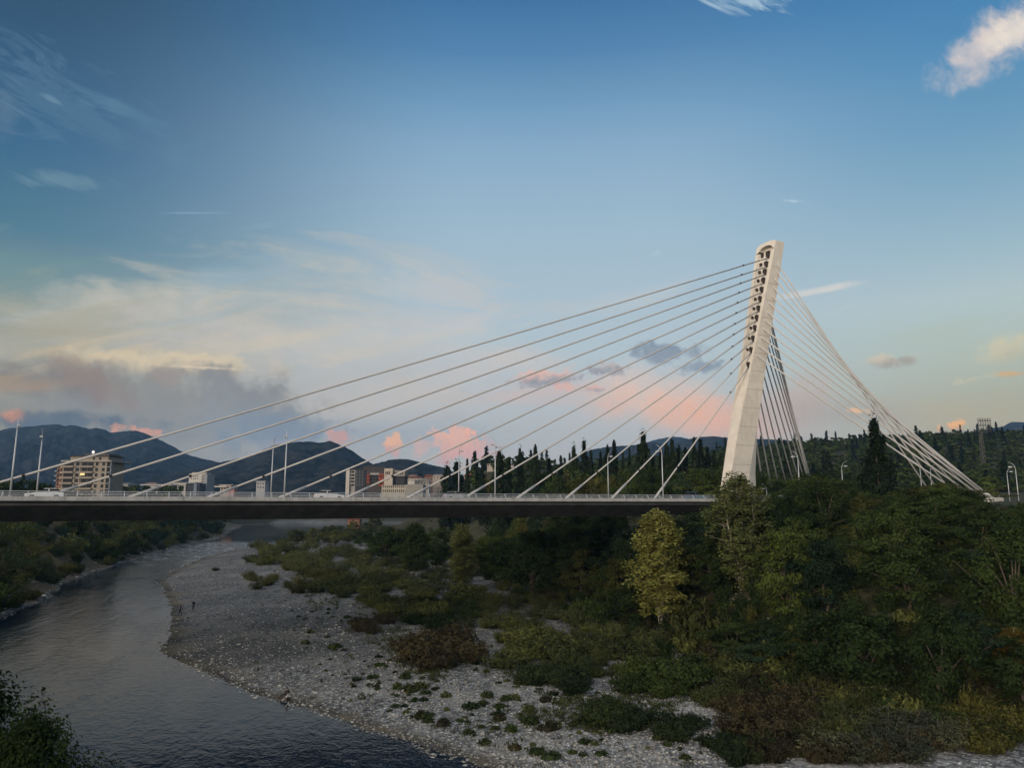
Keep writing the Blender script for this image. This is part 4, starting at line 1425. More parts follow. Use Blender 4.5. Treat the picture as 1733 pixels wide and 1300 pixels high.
def conifer(seed, m_, n=3800, w_=1.6, L=0.6, H=15.0, ragged=0.3):
    """cypress / fir shape, 15 m tall"""
    rs = np.random.RandomState(seed)
    k = 110
    f_ = rs.rand(k) ** 1.25
    z = 0.5 + f_ * (H - 0.9)
    prof = np.minimum(1.0, (1 - f_) ** 0.75 * 1.08) * np.minimum(1, 0.45 + f_ * 4)
    a = rs.rand(k) * 6.283
    r = w_ * prof * (0.55 + 0.45 * rs.rand(k)) * (1 + ragged * rs.normal(size=k) * 0.5)
    cl = np.stack([r * np.cos(a), r * np.sin(a), z], -1)
    cl[0] = (0, 0, H - 0.6)
    cl[1] = (0.05, 0, H - 1.4)
    cl[2] = (-0.06, 0.05, H - 2.3)
    rad = 0.32 + 0.55 * prof * w_ / 1.6 * (0.6 + 0.6 * rs.rand(k))
    cr = crown('crown', cl, rad, n // k, L, 0.42, rs, m_, 0.15, 0.8, 1.6, (0, 0, H * 0.35), lambda C, od: od * np.array([0.6, 0.6, 0]) + np.array([0, 0, 1.0]), 0.4)
    return cr, limb_mesh('trunk', [([(0, 0, -0.5), (0, 0, H * 0.5), (0, 0, H - 0.5)], [0.2, 0.12, 0.03])], M['bark'])


def willow(seed, m_, nst=38, H=3.2, spread=2.0, per=46, L=0.3, asp=0.3):
    """many-stemmed shrub, about 3 m tall and 4 m across"""
    rs = np.random.RandomState(seed)
    segs, cls, rads = [], [], []
    for i in range(nst):
        a, q = rs.rand() * 6.283, rs.rand() ** 0.6
        top = H * (1 - 0.45 * q) * (0.75 + 0.4 * rs.rand())
        d = np.array([math.cos(a), math.sin(a), 0]) * q * spread
        p = [np.array([0, 0, -0.2]) + d * 0.15, d * 0.5 + [0, 0, top * 0.45], d * (0.9 + 0.2 * rs.rand()) + [0, 0, top]]
        if i % 3 == 0:
            segs.append(([tuple(v) for v in p], [0.03, 0.02, 0.008]))
        for f_ in (0.2, 0.42, 0.64, 0.86):
            b = p[0] * (1 - f_) ** 2 + p[1] * 2 * f_ * (1 - f_) + p[2] * f_ ** 2
            cls.append(b + rs.normal(size=3) * 0.12)
            rads.append(0.22 + 0.26 * rs.rand())
    cr = crown('foliage', np.array(cls), np.array(rads), per // 4, L, asp, rs, m_, 0.35, 0.5, 1.2, (0, 0, H * 0.2), lambda C, od: od * 0.6 + np.array([0, 0, 0.9]), 0.45)
    return cr, limb_mesh('stem', segs, M['bark'], 4)


def tuft(seed, m_, n=110):
    rs = np.random.RandomState(seed)
    a = rs.rand(n) * 6.283
    q = rs.rand(n) ** 0.6
    C = np.stack([np.cos(a) * q * 0.42, np.sin(a) * q * 0.42, 0.05 + rs.rand(n) * 0.42 * (1.1 - q * 0.7)], -1)
    od = C / (np.linalg.norm(C, axis=1, keepdims=True) + 1e-6)
    N = od * 0.6 + rs.normal(size=(n, 3)) * 0.5 + [0, 0, 0.3]
    N /= np.linalg.norm(N, axis=1, keepdims=True)
    LL = 0.2 + 0.16 * rs.rand(n)
    Vv, F = leaves(C, N, LL, LL * 0.42, rs, od + [0, 0, 0.7])
    return np_mesh('foliage', Vv, F, m_, attr={'tint': np.repeat(rs.rand(n), 4)})


PROTO = {}


def proto(kind, m_, v):
    k = (kind, m_, v)
    if k not in PROTO:
        mt = M[m_]
        if kind == 'broad':
            PROTO[k] = broad(100 + v * 7, mt, lobes=0.25 + 0.12 * (v % 3)), 10.0, 8.0
        elif kind == 'feather':
            PROTO[k] = broad(200 + v * 7, mt, 70, 124, 4.2, 0.1, 0.5, 0.3, lobes=0.45, feather=True), 10.0, 8.4
        elif kind == 'near':
            PROTO[k] = broad(350 + v * 7, mt, 230, 150, 4.0, 0.2, 0.26, 0.5, lobes=0.4), 10.0, 8.0
        elif kind == 'far':
            PROTO[k] = broad(300 + v * 7, mt, 42, 26, 4.0, 0.05, 0.95, 0.75), 10.0, 8.0
        elif kind == 'poplar':
            PROTO[k] = poplar(400 + v * 7, mt, False, 320, 62), 20.0, 4.9
        elif kind == 'tallpoplar':
            PROTO[k] = poplar(450 + v * 7, mt, True, 520, 34), 20.0, 7.4
        elif kind == 'conifer':
            PROTO[k] = conifer(500 + v * 7, mt), 15.0, 3.6
        elif kind == 'fir':
            PROTO[k] = conifer(550 + v * 7, mt, 6000, 2.6, 0.6, 15.0, 0.7), 15.0, 5.4
        elif kind == 'willow':
            PROTO[k] = willow(600 + v * 7, mt), 3.1, 4.0
        elif kind == 'bush':
            PROTO[k] = willow(650 + v * 7, mt, 46, 2.2, 2.2, 48, 0.3, 0.5), 2.1, 4.2
        elif kind == 'tuft':
            PROTO[k] = (tuft(700 + v * 7, mt), None), 0.55, 0.95
    return PROTO[k]


PR = random.Random(7)
NAMES = {'broad': ('tree', 'tree'), 'feather': ('tree', 'tree'), 'far': ('tree', 'tree'), 'near': ('tree', 'tree'), 'poplar': ('poplar_tree', 'tree'), 'tallpoplar': ('poplar_tree', 'tree'), 'conifer': ('cypress_tree', 'tree'),
         'fir': ('conifer_tree', 'tree'), 'willow': ('willow_shrub', 'shrub'), 'bush': ('shrub', 'shrub'), 'tuft': ('grass_tuft', 'plant')}
PLACED = []


def plant(kind, m_, x, y, H, Wd, label, group=None, z=None, v=None, lift=0.0):
    v = PR.randrange(4 if kind in ('broad', 'feather', 'far', 'willow') else 3) if v is None else v
    (cr, tr), h0, w0 = proto(kind, m_, v)
    nm, cat = NAMES[kind]
    if m_ == 'dry' and kind != 'tuft':
        nm = 'tamarisk_shrub'
    if kind == 'broad' and m_ == 'willow':
        nm = 'willow_tree'
    z = tz(x, y) if z is None else z
    sc = (Wd / w0, Wd / w0, H / h0)
    rz = PR.random() * 6.283
    if tr is None:
        o = link_mesh(nm, cr)
    else:
        o = empty(nm)
        link_mesh(cr.name.split('.')[0], cr, o)
        link_mesh(tr.name.split('.')[0], tr, o)
    o.location = (x, y, z - 0.05 + lift)
    o.scale = sc
    o.rotation_euler = (0, 0, rz)
    tag(o, label, cat, group)
    PLACED.append((x, y, Wd))
    return o


def plant_px(kind, m_, px, pytop, Y, wpx, label, group=None, pybase=None, v=None):
    """plant whose top shows at photo point (px, pytop), standing Y metres ahead"""
    P = at(px, pytop, Y)
    zb = tz(P.x, Y) if pybase is None else at(px, pybase, Y).z
    return plant(kind, m_, P.x, Y, max(0.4, P.z - zb), wpx * Y / FOC * 1.01, label, group, zb, v)


# --- the trees that stand out on the right bank
HERO = [
    ('poplar', 'yellow', 1112, 858, 112, 92, 'bright yellow green poplar standing out left of the tall poplar'),
    ('tallpoplar', 'poplar', 1246, 799, 112, 112, 'tall slender poplar with bare pale stems in front of the pylon foot'),
    ('bush', 'olive', 1180, 1012, 98, 112, 'round olive shrub tree in front of the two poplars'),
    ('poplar', 'yellow', 782, 884, 165, 44, 'yellowish poplar glowing under the middle of the deck'),
    ('fir', 'conifer', 1478, 706, 140, 54, 'tall dark conifer hiding the lower ends of the back stays'),
    ('poplar', 'autumn', 1716, 1062, 72, 72, 'small yellow orange poplar at the right edge of the picture'),
    ('feather', 'mid', 1330, 882, 118, 120, 'feathery mid green tree right of the tall poplar'),
    ('poplar', 'yellow', 1432, 888, 116, 34, 'thin yellow tipped sapling rising from the dark bank trees'),
    ('feather', 'olive', 1580, 822, 135, 150, 'broad tree with rusty yellow sprays below the anchor block'),
    ('feather', 'dark', 1672, 880, 112, 150, 'spreading dark feathery tree at the right edge below the road'),
    ('broad', 'dark', 1505, 905, 112, 140, 'dark rounded tree below the tall conifer'),
    ('broad', 'mid', 1300, 845, 138, 90, 'leafy tree covering the feet of the far back stays'),
    ('broad', 'mid', 1365, 800, 158, 120, 'pale green tree top right of the far back stays'),
    ('broad', 'dark', 1405, 838, 142, 90, 'dark tree left of the tall conifer below the pale green top'),
    ('willow', 'willowg', 1540, 985, 96, 70, 'pale greyish willow among dark bank trees'),
    ('feather', 'mid', 1622, 1046, 86, 130, 'leafy dark green tree left of the small orange poplar'),
    ('broad', 'dark', 1420, 1000, 100, 120, 'dense dark tree in the middle of the lower bank'),
    ('broad', 'blue', 1330, 1010, 98, 110, 'blue green tree right of the olive shrub tree'),
    ('willow', 'willowg', 1530, 1196, 64, 180, 'wide grey green willow spreading in the lower right foreground'),
    ('willow', 'olive', 1463, 1158, 68, 50, 'sparse olive sapling behind the wide grey green willow'),
    ('willow', 'willow', 1650, 1215, 66, 110, 'low dark willow right of the wide grey green willow'),
    ('broad', 'dark', 1175, 868, 128, 110, 'dark tree between the two poplars just under the deck edge'),
    ('broad', 'blue', 1060, 890, 142, 70, 'blue green tree in the shade under the right end of the deck'),
    ('broad', 'mid', 1075, 985, 118, 80, 'green tree at the left foot of the yellow green poplar'),
    ('broad', 'dark', 900, 898, 150, 120, 'large dark tree under the middle of the deck right of the yellowish poplar'),
    ('broad', 'dark', 985, 905, 146, 110, 'darkest tree under the deck between large dark tree and shaded blue green tree'),
    ('feather', 'mid', 840, 900, 170, 70, 'mid green tree just right of the yellowish poplar'),
    ('poplar', 'mid', 702, 882, 190, 46, 'upright green tree left of the yellowish poplar'),
    ('broad', 'mid', 740, 890, 205, 60, 'round green tree between the upright green tree and the yellowish poplar'),
    ('broad', 'mid', 655, 892, 235, 80, 'green tree below the orange brick house'),
    ('broad', 'olive', 980, 868, 190, 90, 'sunlit yellow green tree showing beneath the deck'),
    ('feather', 'mid', 1185, 795, 185, 70, 'pale feathery tree just left of the pylon foot behind the deck'),
    ('broad', 'dark', 1130, 930, 122, 80, 'dark tree close behind the yellow green poplar'),
    ('broad', 'dark', 1385, 1048, 80, 120, 'low dark tree at the foot of the bank left of the pale greyish willow'),
    ('feather', 'dark', 1480, 1040, 82, 130, 'dark feathery tree below the pale greyish willow'),
    ('broad', 'dark', 1565, 1075, 78, 120, 'low dark tree behind the wide grey green willow'),
    ('broad', 'blue', 1290, 1085, 86, 100, 'blue green low tree right of the round olive shrub tree'),
    ('broad', 'dark', 1690, 1010, 92, 120, 'dark tree above the small orange poplar'),
    ('feather', 'dark', 1600, 960, 104, 130, 'dark feathery tree right of the pale greyish willow'),
    ('feather', 'dark', 1345, 950, 104, 90, 'dark feathery tree right of the tall poplar stems'),
]
for kd, mt_, px, py, Y, wp_, lb in HERO:
    plant_px(kd, mt_, px, py, Y, wp_, lb)

# --- the rest of the bank woodland on the right
rs = np.random.RandomState(21)


def top_limit(px):
    return float(np.interp(px, [480, 820, 1060, 1195, 1210, 1290, 1330, 1365, 1420, 1450, 1540, 1600, 1640, 1662, 1690, 1733], [884, 884, 890, 866, 850, 836, 812, 802, 815, 825, 818, 812, 826, 846, 852, 842]))


def project(x, y, z):
    c, s = math.cos(PITCH), math.sin(PITCH)
    d = y * c + (z - CZ) * s
    return 866.5 + FOC * x / d, 650 - FOC * (-y * s + (z - CZ) * c) / d


cand = np.stack([rs.uniform(-60, 130, 9000), rs.uniform(62, 300, 9000)], -1)
ok_ = inside(TOE, cand[:, 0], cand[:, 1])
cz_all = terr(cand[:, 0], cand[:, 1])
LAB = {'broad': {'dark': 'dark green rounded tree', 'mid': 'mid green rounded tree', 'blue': 'blue green rounded tree', 'olive': 'olive green rounded tree'},
       'feather': {'dark': 'dark green feathery tree', 'mid': 'mid green feathery tree', 'blue': 'blue green feathery tree', 'olive': 'olive feathery tree'}}
nb = 0
for i in range(len(cand)):
    if not ok_[i] or nb > 125:
        continue
    x, y = cand[i]
    z = float(cz_all[i])
    s_ = (x - B0[0]) * DS[0] + (y - B0[1]) * DS[1]
    t_ = (x - B0[0]) * DT[0] + (y - B0[1]) * DT[1]
    px, py = project(x, y, z + 5)
    if px < 470 or px > 1800:
        continue
    if abs(t_) < 13 and s_ < 5 or (-52 < s_ < -28 and 10 < t_ < 29) or (t_ < -13 and s_ < 18):
        continue
    Wd = rs.uniform(5.5, 9.5)
    H = rs.uniform(6.5, 11)
    if abs(t_) < 13 and s_ >= 5:
        H = min(H, 17.0 - z)
    lim = at(px, (top_limit(px) if t_ > -13 else 812) + rs.uniform(0, 26), y).z
    H = min(H, lim - z)
    if y < 113 and 1060 < px < 1312:
        H = min(H, at(px, 1046, y).z - z)
    if H < 2.2:
        continue
    Wd = min(Wd, H * 1.25)
    if any((x - a) ** 2 + (y - b_) ** 2 < ((0.27 if px > 1240 else 0.21) * (Wd + min(w3, 8))) ** 2 for a, b_, w3 in PLACED):
        continue
    kd = 'feather' if rs.rand() < 0.45 else 'broad'
    mt_ = ['dark', 'dark', 'dark', 'mid', 'mid', 'blue', 'olive'][rs.randint(7)]
    zone = 'on the steep bank right of the pylon' if px > 1290 else ('on the bank beside the poplars' if px > 1040 else ('in the shade below the deck' if y < 165 else 'on the far bank beyond the deck'))
    plant(kd, mt_, x, y, H, Wd, LAB[kd][mt_] + ' in the dense wood ' + zone, 'dense wood ' + zone, z)
    nb += 1
# low growth along the foot of the bank
UNDER = []
for i in range(900):
    k = rs.randint(1, 9)
    f_ = rs.rand()
    a, c = TOE[k], TOE[k + 1]
    x = a[0] + (c[0] - a[0]) * f_ + rs.normal() * 3 + 0.5
    y = a[1] + (c[1] - a[1]) * f_ + rs.normal() * 3
    if y < 60 or any((x - q) ** 2 + (y - r_) ** 2 < 1.9 ** 2 for q, r_, _ in PLACED):
        continue
    px, py = project(x, y, 2)
    if px > 1790 or px < 470 or len(UNDER) > 190:
        continue
    mt_ = ['dark', 'olive', 'dry', 'willow', 'mid'][rs.randint(5)]
    cn = {'dark': 'dark green', 'olive': 'olive', 'dry': 'dry brown', 'willow': 'grey green', 'mid': 'fresh green'}[mt_]
    zone = 'right of the olive shrub tree' if px > 1230 else ('left of the olive shrub tree' if y < 170 else 'beyond the deck')
    UNDER.append((mt_, x, y, rs.uniform(1.4, 3.2), rs.uniform(2.5, 4.6)))
    PLACED.append((x, y, 3.0))

for i in range(90):
    px, py = rs.uniform(1150, 1360), rs.uniform(985, 1120)
    Y = rs.uniform(92, 116)
    x = at(px, py, Y).x
    if inside(TOE, np.array([x]), np.array([Y]))[0] and not any((x - q) ** 2 + (Y - r_) ** 2 < 1.6 ** 2 for q, r_, _ in PLACED[-90:]):
        UNDER.append((['dark', 'mid', 'dark', 'willow'][rs.randint(4)], x, Y, rs.uniform(1.4, 2.8), rs.uniform(2.8, 4.8)))
        PLACED.append((x, Y, 2.0))

for i in range(700):
    px, Y = rs.uniform(1270, 1770), rs.uniform(72, 150)
    x = at(px, 900, Y).x
    s_ = (x - B0[0]) * DS[0] + (Y - B0[1]) * DS[1]
    t_ = (x - B0[0]) * DT[0] + (Y - B0[1]) * DT[1]
    if t_ < 15 or len(UNDER) > 470 or not inside(TOE, np.array([x]), np.array([Y]))[0] or any((x - q) ** 2 + (Y - r_) ** 2 < 1.7 ** 2 for q, r_, _ in PLACED[-260:]):
        continue
    if project(x, Y, tz(x, Y) + 2.5)[1] < top_limit(px) + 4:
        continue
    UNDER.append((['dark', 'mid', 'dark', 'blue', 'willow'][rs.randint(5)], x, Y, rs.uniform(1.5, 3.2), rs.uniform(3.0, 5.0)))
    PLACED.append((x, Y, 2.0))

# --- willow thickets and shrubs on the gravel bar
AREAS = [  # px centre, radii, how many, height range, kind, material, label
    (560, 912, 95, 14, 34, (4.5, 8.0), 'broad', 'willow', 'tall olive willow tree beyond the deck at the upper end of the gravel bar'),
    (565, 898, 88, 6, 30, (8.0, 12.0), 'far', 'willow', 'tall grey green tree at the far river bend seen below the deck'),
    (640, 925, 70, 14, 14, (4.0, 7.0), 'broad', 'mid', 'green willow tree beyond the deck at the foot of the far bank'),
    (475, 940, 55, 26, 20, (2.2, 4.0), 'bush', 'willow', 'dark olive willow in the dense thicket at the upper end of the gravel bar'),
    (560, 945, 115, 36, 56, (2.4, 4.6), 'willow', 'willow', 'olive green willow in the dense thicket at the upper end of the gravel bar'),
    (495, 985, 76, 22, 26, (1.8, 3.2), 'willow', 'olive', 'yellowish olive willow on the near edge of the upper thicket'),
    (640, 965, 105, 36, 50, (1.8, 3.6), 'willow', 'willow', 'loose willow in the middle of the gravel bar'),
    (610, 1000, 80, 24, 24, (1.5, 2.6), 'bush', 'willow', 'rounded olive bush below the upper thicket'),
    (705, 1015, 110, 38, 46, (1.5, 3.0), 'bush', 'willow', 'low dark willow right of the bare gravel'),
    (745, 985, 80, 26, 14, (1.5, 2.8), 'willow', 'willowg', 'grey willow before the yellowish poplar'),
    (640, 1066, 34, 13, 6, (1.0, 1.8), 'bush', 'dry', 'dark brown bush left of the large tamarisk'),
    (745, 1108, 58, 30, 15, (1.8, 3.0), 'bush', 'dry', 'reddish brown tamarisk bush in the middle of the bar'),
    (760, 1050, 90, 24, 16, (1.2, 2.4), 'bush', 'dark', 'dark bush behind the reddish brown tamarisk'),
    (870, 1050, 90, 28, 24, (1.4, 2.6), 'willow', 'willow', 'straggling willow left of the shaded bank trees'),
    (905, 1118, 70, 34, 18, (1.4, 2.8), 'bush', 'willow', 'dark willow right of the reddish brown tamarisk'),
    (960, 1085, 80, 34, 18, (1.4, 2.8), 'willow', 'willow', 'willow bush close to the shaded bank trees'),
    (1010, 1050, 60, 26, 14, (1.6, 3.2), 'bush', 'mid', 'fresh green bush in front of the shaded bank trees'),
    (1050, 1105, 80, 22, 18, (1.2, 2.4), 'bush', 'willow', 'olive bush closing the gap left of the green bushes'),
    (1010, 1130, 80, 20, 14, (0.9, 1.8), 'willow', 'willow', 'small willow between low gravel bushes'),
    (1330, 1160, 110, 24, 22, (1.2, 2.4), 'bush', 'willow', 'dull bush on the lower bank edge'),
    (1600, 1200, 120, 24, 20, (1.2, 2.4), 'willow', 'willow', 'dark willow along the lower right bank'),
    (1420, 1280, 150, 16, 20, (0.9, 1.8), 'bush', 'dry', 'brown scrub at the bottom edge on the right'),
    (960, 1160, 75, 20, 14, (1.0, 2.0), 'bush', 'tuft', 'low green bush on the lower part of the bar'),
    (1045, 1222, 36, 18, 9, (1.1, 2.0), 'bush', 'tuft', 'round dark bush near the bottom of the picture'),
    (1130, 1160, 70, 28, 16, (1.4, 2.6), 'bush', 'mid', 'green bush in front of the olive shrub tree'),
    (1150, 1245, 34, 12, 6, (0.9, 1.6), 'bush', 'tuft', 'flat dark bush lowest on the gravel'),
    (1225, 1190, 44, 16, 9, (1.1, 2.0), 'bush', 'willow', 'small willow at the foot of the right bank'),
    (1300, 1220, 80, 36, 22, (1.2, 2.4), 'bush', 'dry', 'dry brown bush in front of the wide grey green willow'),
    (1400, 1225, 90, 46, 26, (1.4, 2.6), 'willow', 'willow', 'dull willow left of the wide grey green willow'),
    (1500, 1270, 120, 26, 18, (1.2, 2.2), 'willow', 'willowg', 'grey willow clump at the bottom edge on the right'),
    (1240, 1275, 60, 20, 9, (0.8, 1.5), 'bush', 'tuft', 'low dark bush at the bottom edge on the gravel'),
    (1650, 1255, 90, 30, 18, (1.0, 2.0), 'bush', 'olive', 'brownish low bush at the bottom right corner'),
    (372, 968, 10, 4, 1, (1.0, 1.6), 'bush', 'tuft', 'lone dark bush on the bare gravel left of the thicket'),
    (770, 955, 70, 24, 14, (1.4, 2.6), 'bush', 'dry', 'rust brown bush at the foot of the yellowish poplar'),
]
for cx, cy, rx, ry, n, (h0, h1), kd, mt_, lb in AREAS:
    for i in range(n):
        for _ in range(20):
            a, q = rs.rand() * 6.283, rs.rand() ** 0.5
            P = onz(cx + rx * q * math.cos(a), cy + ry * q * math.sin(a), 0.9)
            if not any((P.x - q_) ** 2 + (P.y - r_) ** 2 < 1.25 ** 2 for q_, r_, _w in PLACED[-60:]):
                break
        z = tz(P.x, P.y)
        if z < 0.12:
            continue
        H = rs.uniform(h0, h1)
        plant(kd, mt_, P.x, P.y, H, H * (rs.uniform(0.9, 1.2) if kd in ('broad', 'far') else rs.uniform(1.9, 3.0)), lb, 'bushes on the gravel bar', z)
# small tufts
nt = 0
TU = [(560, 1070, 70, 40, 26), (640, 1130, 110, 40, 50), (800, 1180, 150, 60, 90), (900, 1230, 180, 50, 60), (700, 1200, 40, 30, 14), (1000, 1150, 160, 40, 36), (520, 1020, 60, 26, 12), (1080, 1270, 120, 24, 14)]
for cx, cy, rx, ry, n in TU:
    for i in range(n):
        a, q = rs.rand() * 6.283, rs.rand() ** 0.5
        P = onz(cx + rx * q * math.cos(a), cy + ry * q * math.sin(a), 0.7)
        z = tz(P.x, P.y)
        if z < 0.25 or nt >= 290:
            continue
        H = rs.uniform(0.14, 0.34) + 0.6 * rs.rand() ** 3
        plant('tuft', ['tuft', 'tuft', 'willow', 'mid', 'dry'][rs.randint(5)], P.x, P.y, H, H * rs.uniform(1.5, 2.6), 'small low tuft scattered over the open pale gravel', 'small tufts on the gravel', z)
        nt += 1

# fine weeds over the stones: nobody could count them
wc, wl, wa, wt = [], [], [], []
cnt = 0
for i in range(26000):
    px, py = rs.uniform(430, 1500), rs.uniform(960, 1299)
    P = onz(px, py, 0.7)
    lo = np.interp(px, [430, 560, 700, 900, 1100, 1300, 1500], [985, 1050, 1150, 1225, 1262, 1290, 1299])
    dens = float(sm(fbm(np.array([P.x * 0.16]), np.array([P.y * 0.16]), 4, 77), 0.40, 0.62)[0]) * (1.0 if py < lo else 0.10)
    if rs.rand() > dens:
        continue
    wc.append((P.x, P.y))
wc = np.array(wc)
wz = terr(wc[:, 0], wc[:, 1])
keep = wz > 0.2
wc, wz = wc[keep], wz[keep]
nb_ = 9
C = np.repeat(np.stack([wc[:, 0], wc[:, 1], wz], -1), nb_, 0)
n_ = len(C)
hs = np.repeat(0.12 + 0.4 * rs.rand(len(wc)) ** 2, nb_)
C = C + np.stack([rs.normal(size=n_) * 0.16, rs.normal(size=n_) * 0.16, hs * (0.2 + 0.7 * rs.rand(n_))], -1)
N = unit(rs, n_)
N[:, 2] *= 0.5
N /= np.linalg.norm(N, axis=1, keepdims=True)
al = rs.normal(size=(n_, 3)) * 0.4 + np.array([0, 0, 0.9])
Vv, F = leaves(C, N, hs * 0.9, hs * 0.3, rs, al)
o = link_mesh('weeds', np_mesh('weeds', Vv, F, M['willow'], attr={'tint': np.repeat(np.repeat(rs.rand(len(wc)), nb_), 4)}))
o['kind'] = 'stuff'
tag(o, 'fine low weeds growing between the gravel stones', 'weeds')

# --- left bank scrub
n_left = 0
for i in range(4000):
    k = rs.randint(6, 12)
    f_ = rs.rand()
    L_ = np.array(SHORE_L)
    j = rs.randint(3, 11)
    a, c = L_[j], L_[j + 1]
    q = rs.rand() ** 1.2 * 38 + 0.8
    tx, ty = (c - a) / np.hypot(*(c - a))
    x, y = a[0] + (c[0] - a[0]) * f_ - abs(ty) * q, a[1] + (c[1] - a[1]) * f_ + (tx * q * -1 if tx < 0 else tx * q) * 0.2
    z = tz(x, y)
    px, py = project(x, y, z + 2)
    if z < 0.3 or px < -60 or px > 480 or y > 720 or y < 95:
        continue
    oc_ = sm(fbm(np.array([x * 0.03]), np.array([y * 0.03]), 3, 41), 0.42, 0.6)[0]
    if oc_ > 0.5 and rs.rand() < 0.6:
        continue
    s_ = (x - B0[0]) * DS[0] + (y - B0[1]) * DS[1]
    t_ = (x - B0[0]) * DT[0] + (y - B0[1]) * DT[1]
    H = rs.uniform(2.2, 5.6) * (1 + y * 0.0008)
    if q < 4:
        H *= 0.55
    if abs(t_) < 13.5:
        H = min(H, 17.2 - z)
    if H < 0.9 or n_left > 330 or any((x - q_) ** 2 + (y - r_) ** 2 < (1.7 + y * 0.004) ** 2 for q_, r_, _w in PLACED):
        continue
    mt_ = ['dark', 'willow', 'mid', 'olive', 'blue'][rs.randint(5)]
    cn = {'dark': 'dark green', 'olive': 'olive', 'blue': 'blue green', 'willow': 'grey green', 'mid': 'fresh green'}[mt_]
    n_left += 1
    if y > 215:
        UNDER.append((mt_, x, y, H, H * rs.uniform(1.2, 2.0)))
        PLACED.append((x, y, 3.0))
        continue
    plant('willow' if H > 3.4 else 'bush', mt_, x, y, H, H * rs.uniform(1.2, 2.0), '%s %s on the dark left bank above the river' % (cn, 'willow' if H > 3.4 else 'bush'), 'scrub on the left bank', z)
# tree close to the camera, lower left
plant('near', 'near', -28.0, 37.0, at(60, 1160, 37).z + 0.5, 9.6, 'dark leafy tree top in the lower left corner, nearest the viewer', None, 0.2, 1)
plant('near', 'near', -21.4, 35.0, at(130, 1212, 35).z - 0.2, 5.4, 'smaller dark tree top beside the lower left corner tree', None, 0.2, 2)

# --- cypresses and pines on the skyline behind the deck
CY = [(845, 765, 240, 30, 'fir'), (880, 759, 250, 15, 'fir'), (906, 752, 250, 16, 'fir'), (949, 771, 255, 12, 'conifer'), (971, 753, 255, 15, 'fir'), (988, 746, 250, 17, 'fir'), (1000, 761, 270, 10, 'conifer'), (1016, 764, 275, 9, 'conifer'),
      (1028, 752, 240, 14, 'fir'), (1039, 745, 240, 14, 'conifer'), (1054, 765, 285, 8, 'conifer'), (1065, 758, 285, 8, 'conifer'), (1080, 752, 240, 10, 'conifer'), (1088, 731, 235, 24, 'fir'), (1104, 770, 250, 12, 'conifer'),
      (1118, 762, 250, 12, 'conifer'), (1127, 748, 245, 14, 'conifer'), (1137, 743, 245, 14, 'conifer'), (1148, 758, 250, 12, 'conifer'), (1160, 757, 252, 12, 'conifer'), (1174, 740, 245, 12, 'conifer'), (1185, 743, 245, 14, 'conifer'),
      (1197, 757, 250, 12, 'conifer'), (1208, 762, 250, 12, 'conifer'), (1219, 768, 250, 12, 'conifer'), (929, 776, 260, 12, 'conifer'), (862, 776, 260, 12, 'conifer'), (816, 774, 300, 9, 'conifer'), (808, 778, 310, 8, 'conifer'),
      (791, 776, 310, 9, 'conifer'), (773, 782, 310, 26, 'fir'), (757, 787, 330, 24, 'fir'), (1330, 760, 300, 14, 'conifer'), (1400, 765, 300, 16, 'conifer'), (1255, 760, 260, 13, 'conifer')]
CY.sort()
NUM = ['first', 'second', 'third', 'fourth', 'fifth', 'sixth', 'seventh', 'eighth', 'ninth', 'tenth', 'eleventh', 'twelfth', 'thirteenth', 'fourteenth', 'fifteenth', 'sixteenth', 'seventeenth', 'eighteenth', 'nineteenth']
TW = ['twenty', 'thirty']


def ordinal(n):
    if n < 19:
        return NUM[n]
    n += 1
    t10, u_ = divmod(n, 10)
    return ('twentieth' if t10 == 2 else 'thirtieth') if u_ == 0 else TW[t10 - 2] + ' ' + NUM[u_ - 1]


for i, (px, py, Y, wp_, kd) in enumerate(CY):
    plant_px(kd, 'conifer', px, py, Y, wp_ * 1.55, '%s dark conifer from the left along the skyline row behind the deck' % ordinal(i), 'dark conifers on the skyline')

# broadleaf trees standing behind the deck rail
n_b = 0
for i in range(1500):
    px = rs.uniform(395, 1730) if i % 2 else rs.uniform(740, 1240)
    Y = rs.uniform(185, 330)
    P = at(px, 830, Y)
    s_ = (P.x - B0[0]) * DS[0] + (P.y - B0[1]) * DS[1]
    t_ = (P.x - B0[0]) * DT[0] + (P.y - B0[1]) * DT[1]
    if t_ > -14:
        continue
    z = tz(P.x, Y)
    if z < 12:
        continue
    top = float(np.interp(px, [395, 560, 600, 640, 760, 850, 1230, 1300, 1733], [824, 818, 836, 836, 820, 798, 788, 800, 810])) + rs.uniform(-4, 24)
    H = at(px, top, Y).z - z
    if H < 2.5 or n_b > 125 or any((P.x - a) ** 2 + (Y - b_) ** 2 < 12 for a, b_, _w in PLACED[-170:]):
        continue
    mt_ = ['dark', 'mid', 'mid', 'dark', 'olive', 'blue'][rs.randint(6)]
    cn = {'dark': 'dark green', 'olive': 'olive', 'blue': 'blue green', 'mid': 'mid green'}[mt_]
    zone = 'left of the dark conifers' if px < 760 else ('below the dark conifers' if px < 1230 else 'right of the pylon')
    plant('broad' if Y < 230 else 'far', mt_, P.x, Y, H, rs.uniform(6, 10), '%s tree in the belt behind the deck rail, %s' % (cn, zone), 'tree belt behind the deck', z)
    n_b += 1
for i in range(60):
    px = rs.uniform(0, 400)
    Y = rs.uniform(210, 330)
    P = at(px, 830, Y)
    z = tz(P.x, Y)
    top = float(np.interp(px, [0, 60, 95, 100, 190, 240, 400], [806, 808, 818, 836, 822, 828, 826])) + rs.uniform(0, 8)
    H = at(px, top, Y).z - z
    if H < 2 or z < 12 or rs.rand() < 0.45:
        continue
    plant('far', 'dark', P.x, Y, H, rs.uniform(7, 10), 'dark tree on the left bank top behind the deck rail', 'trees on the left bank top', z)


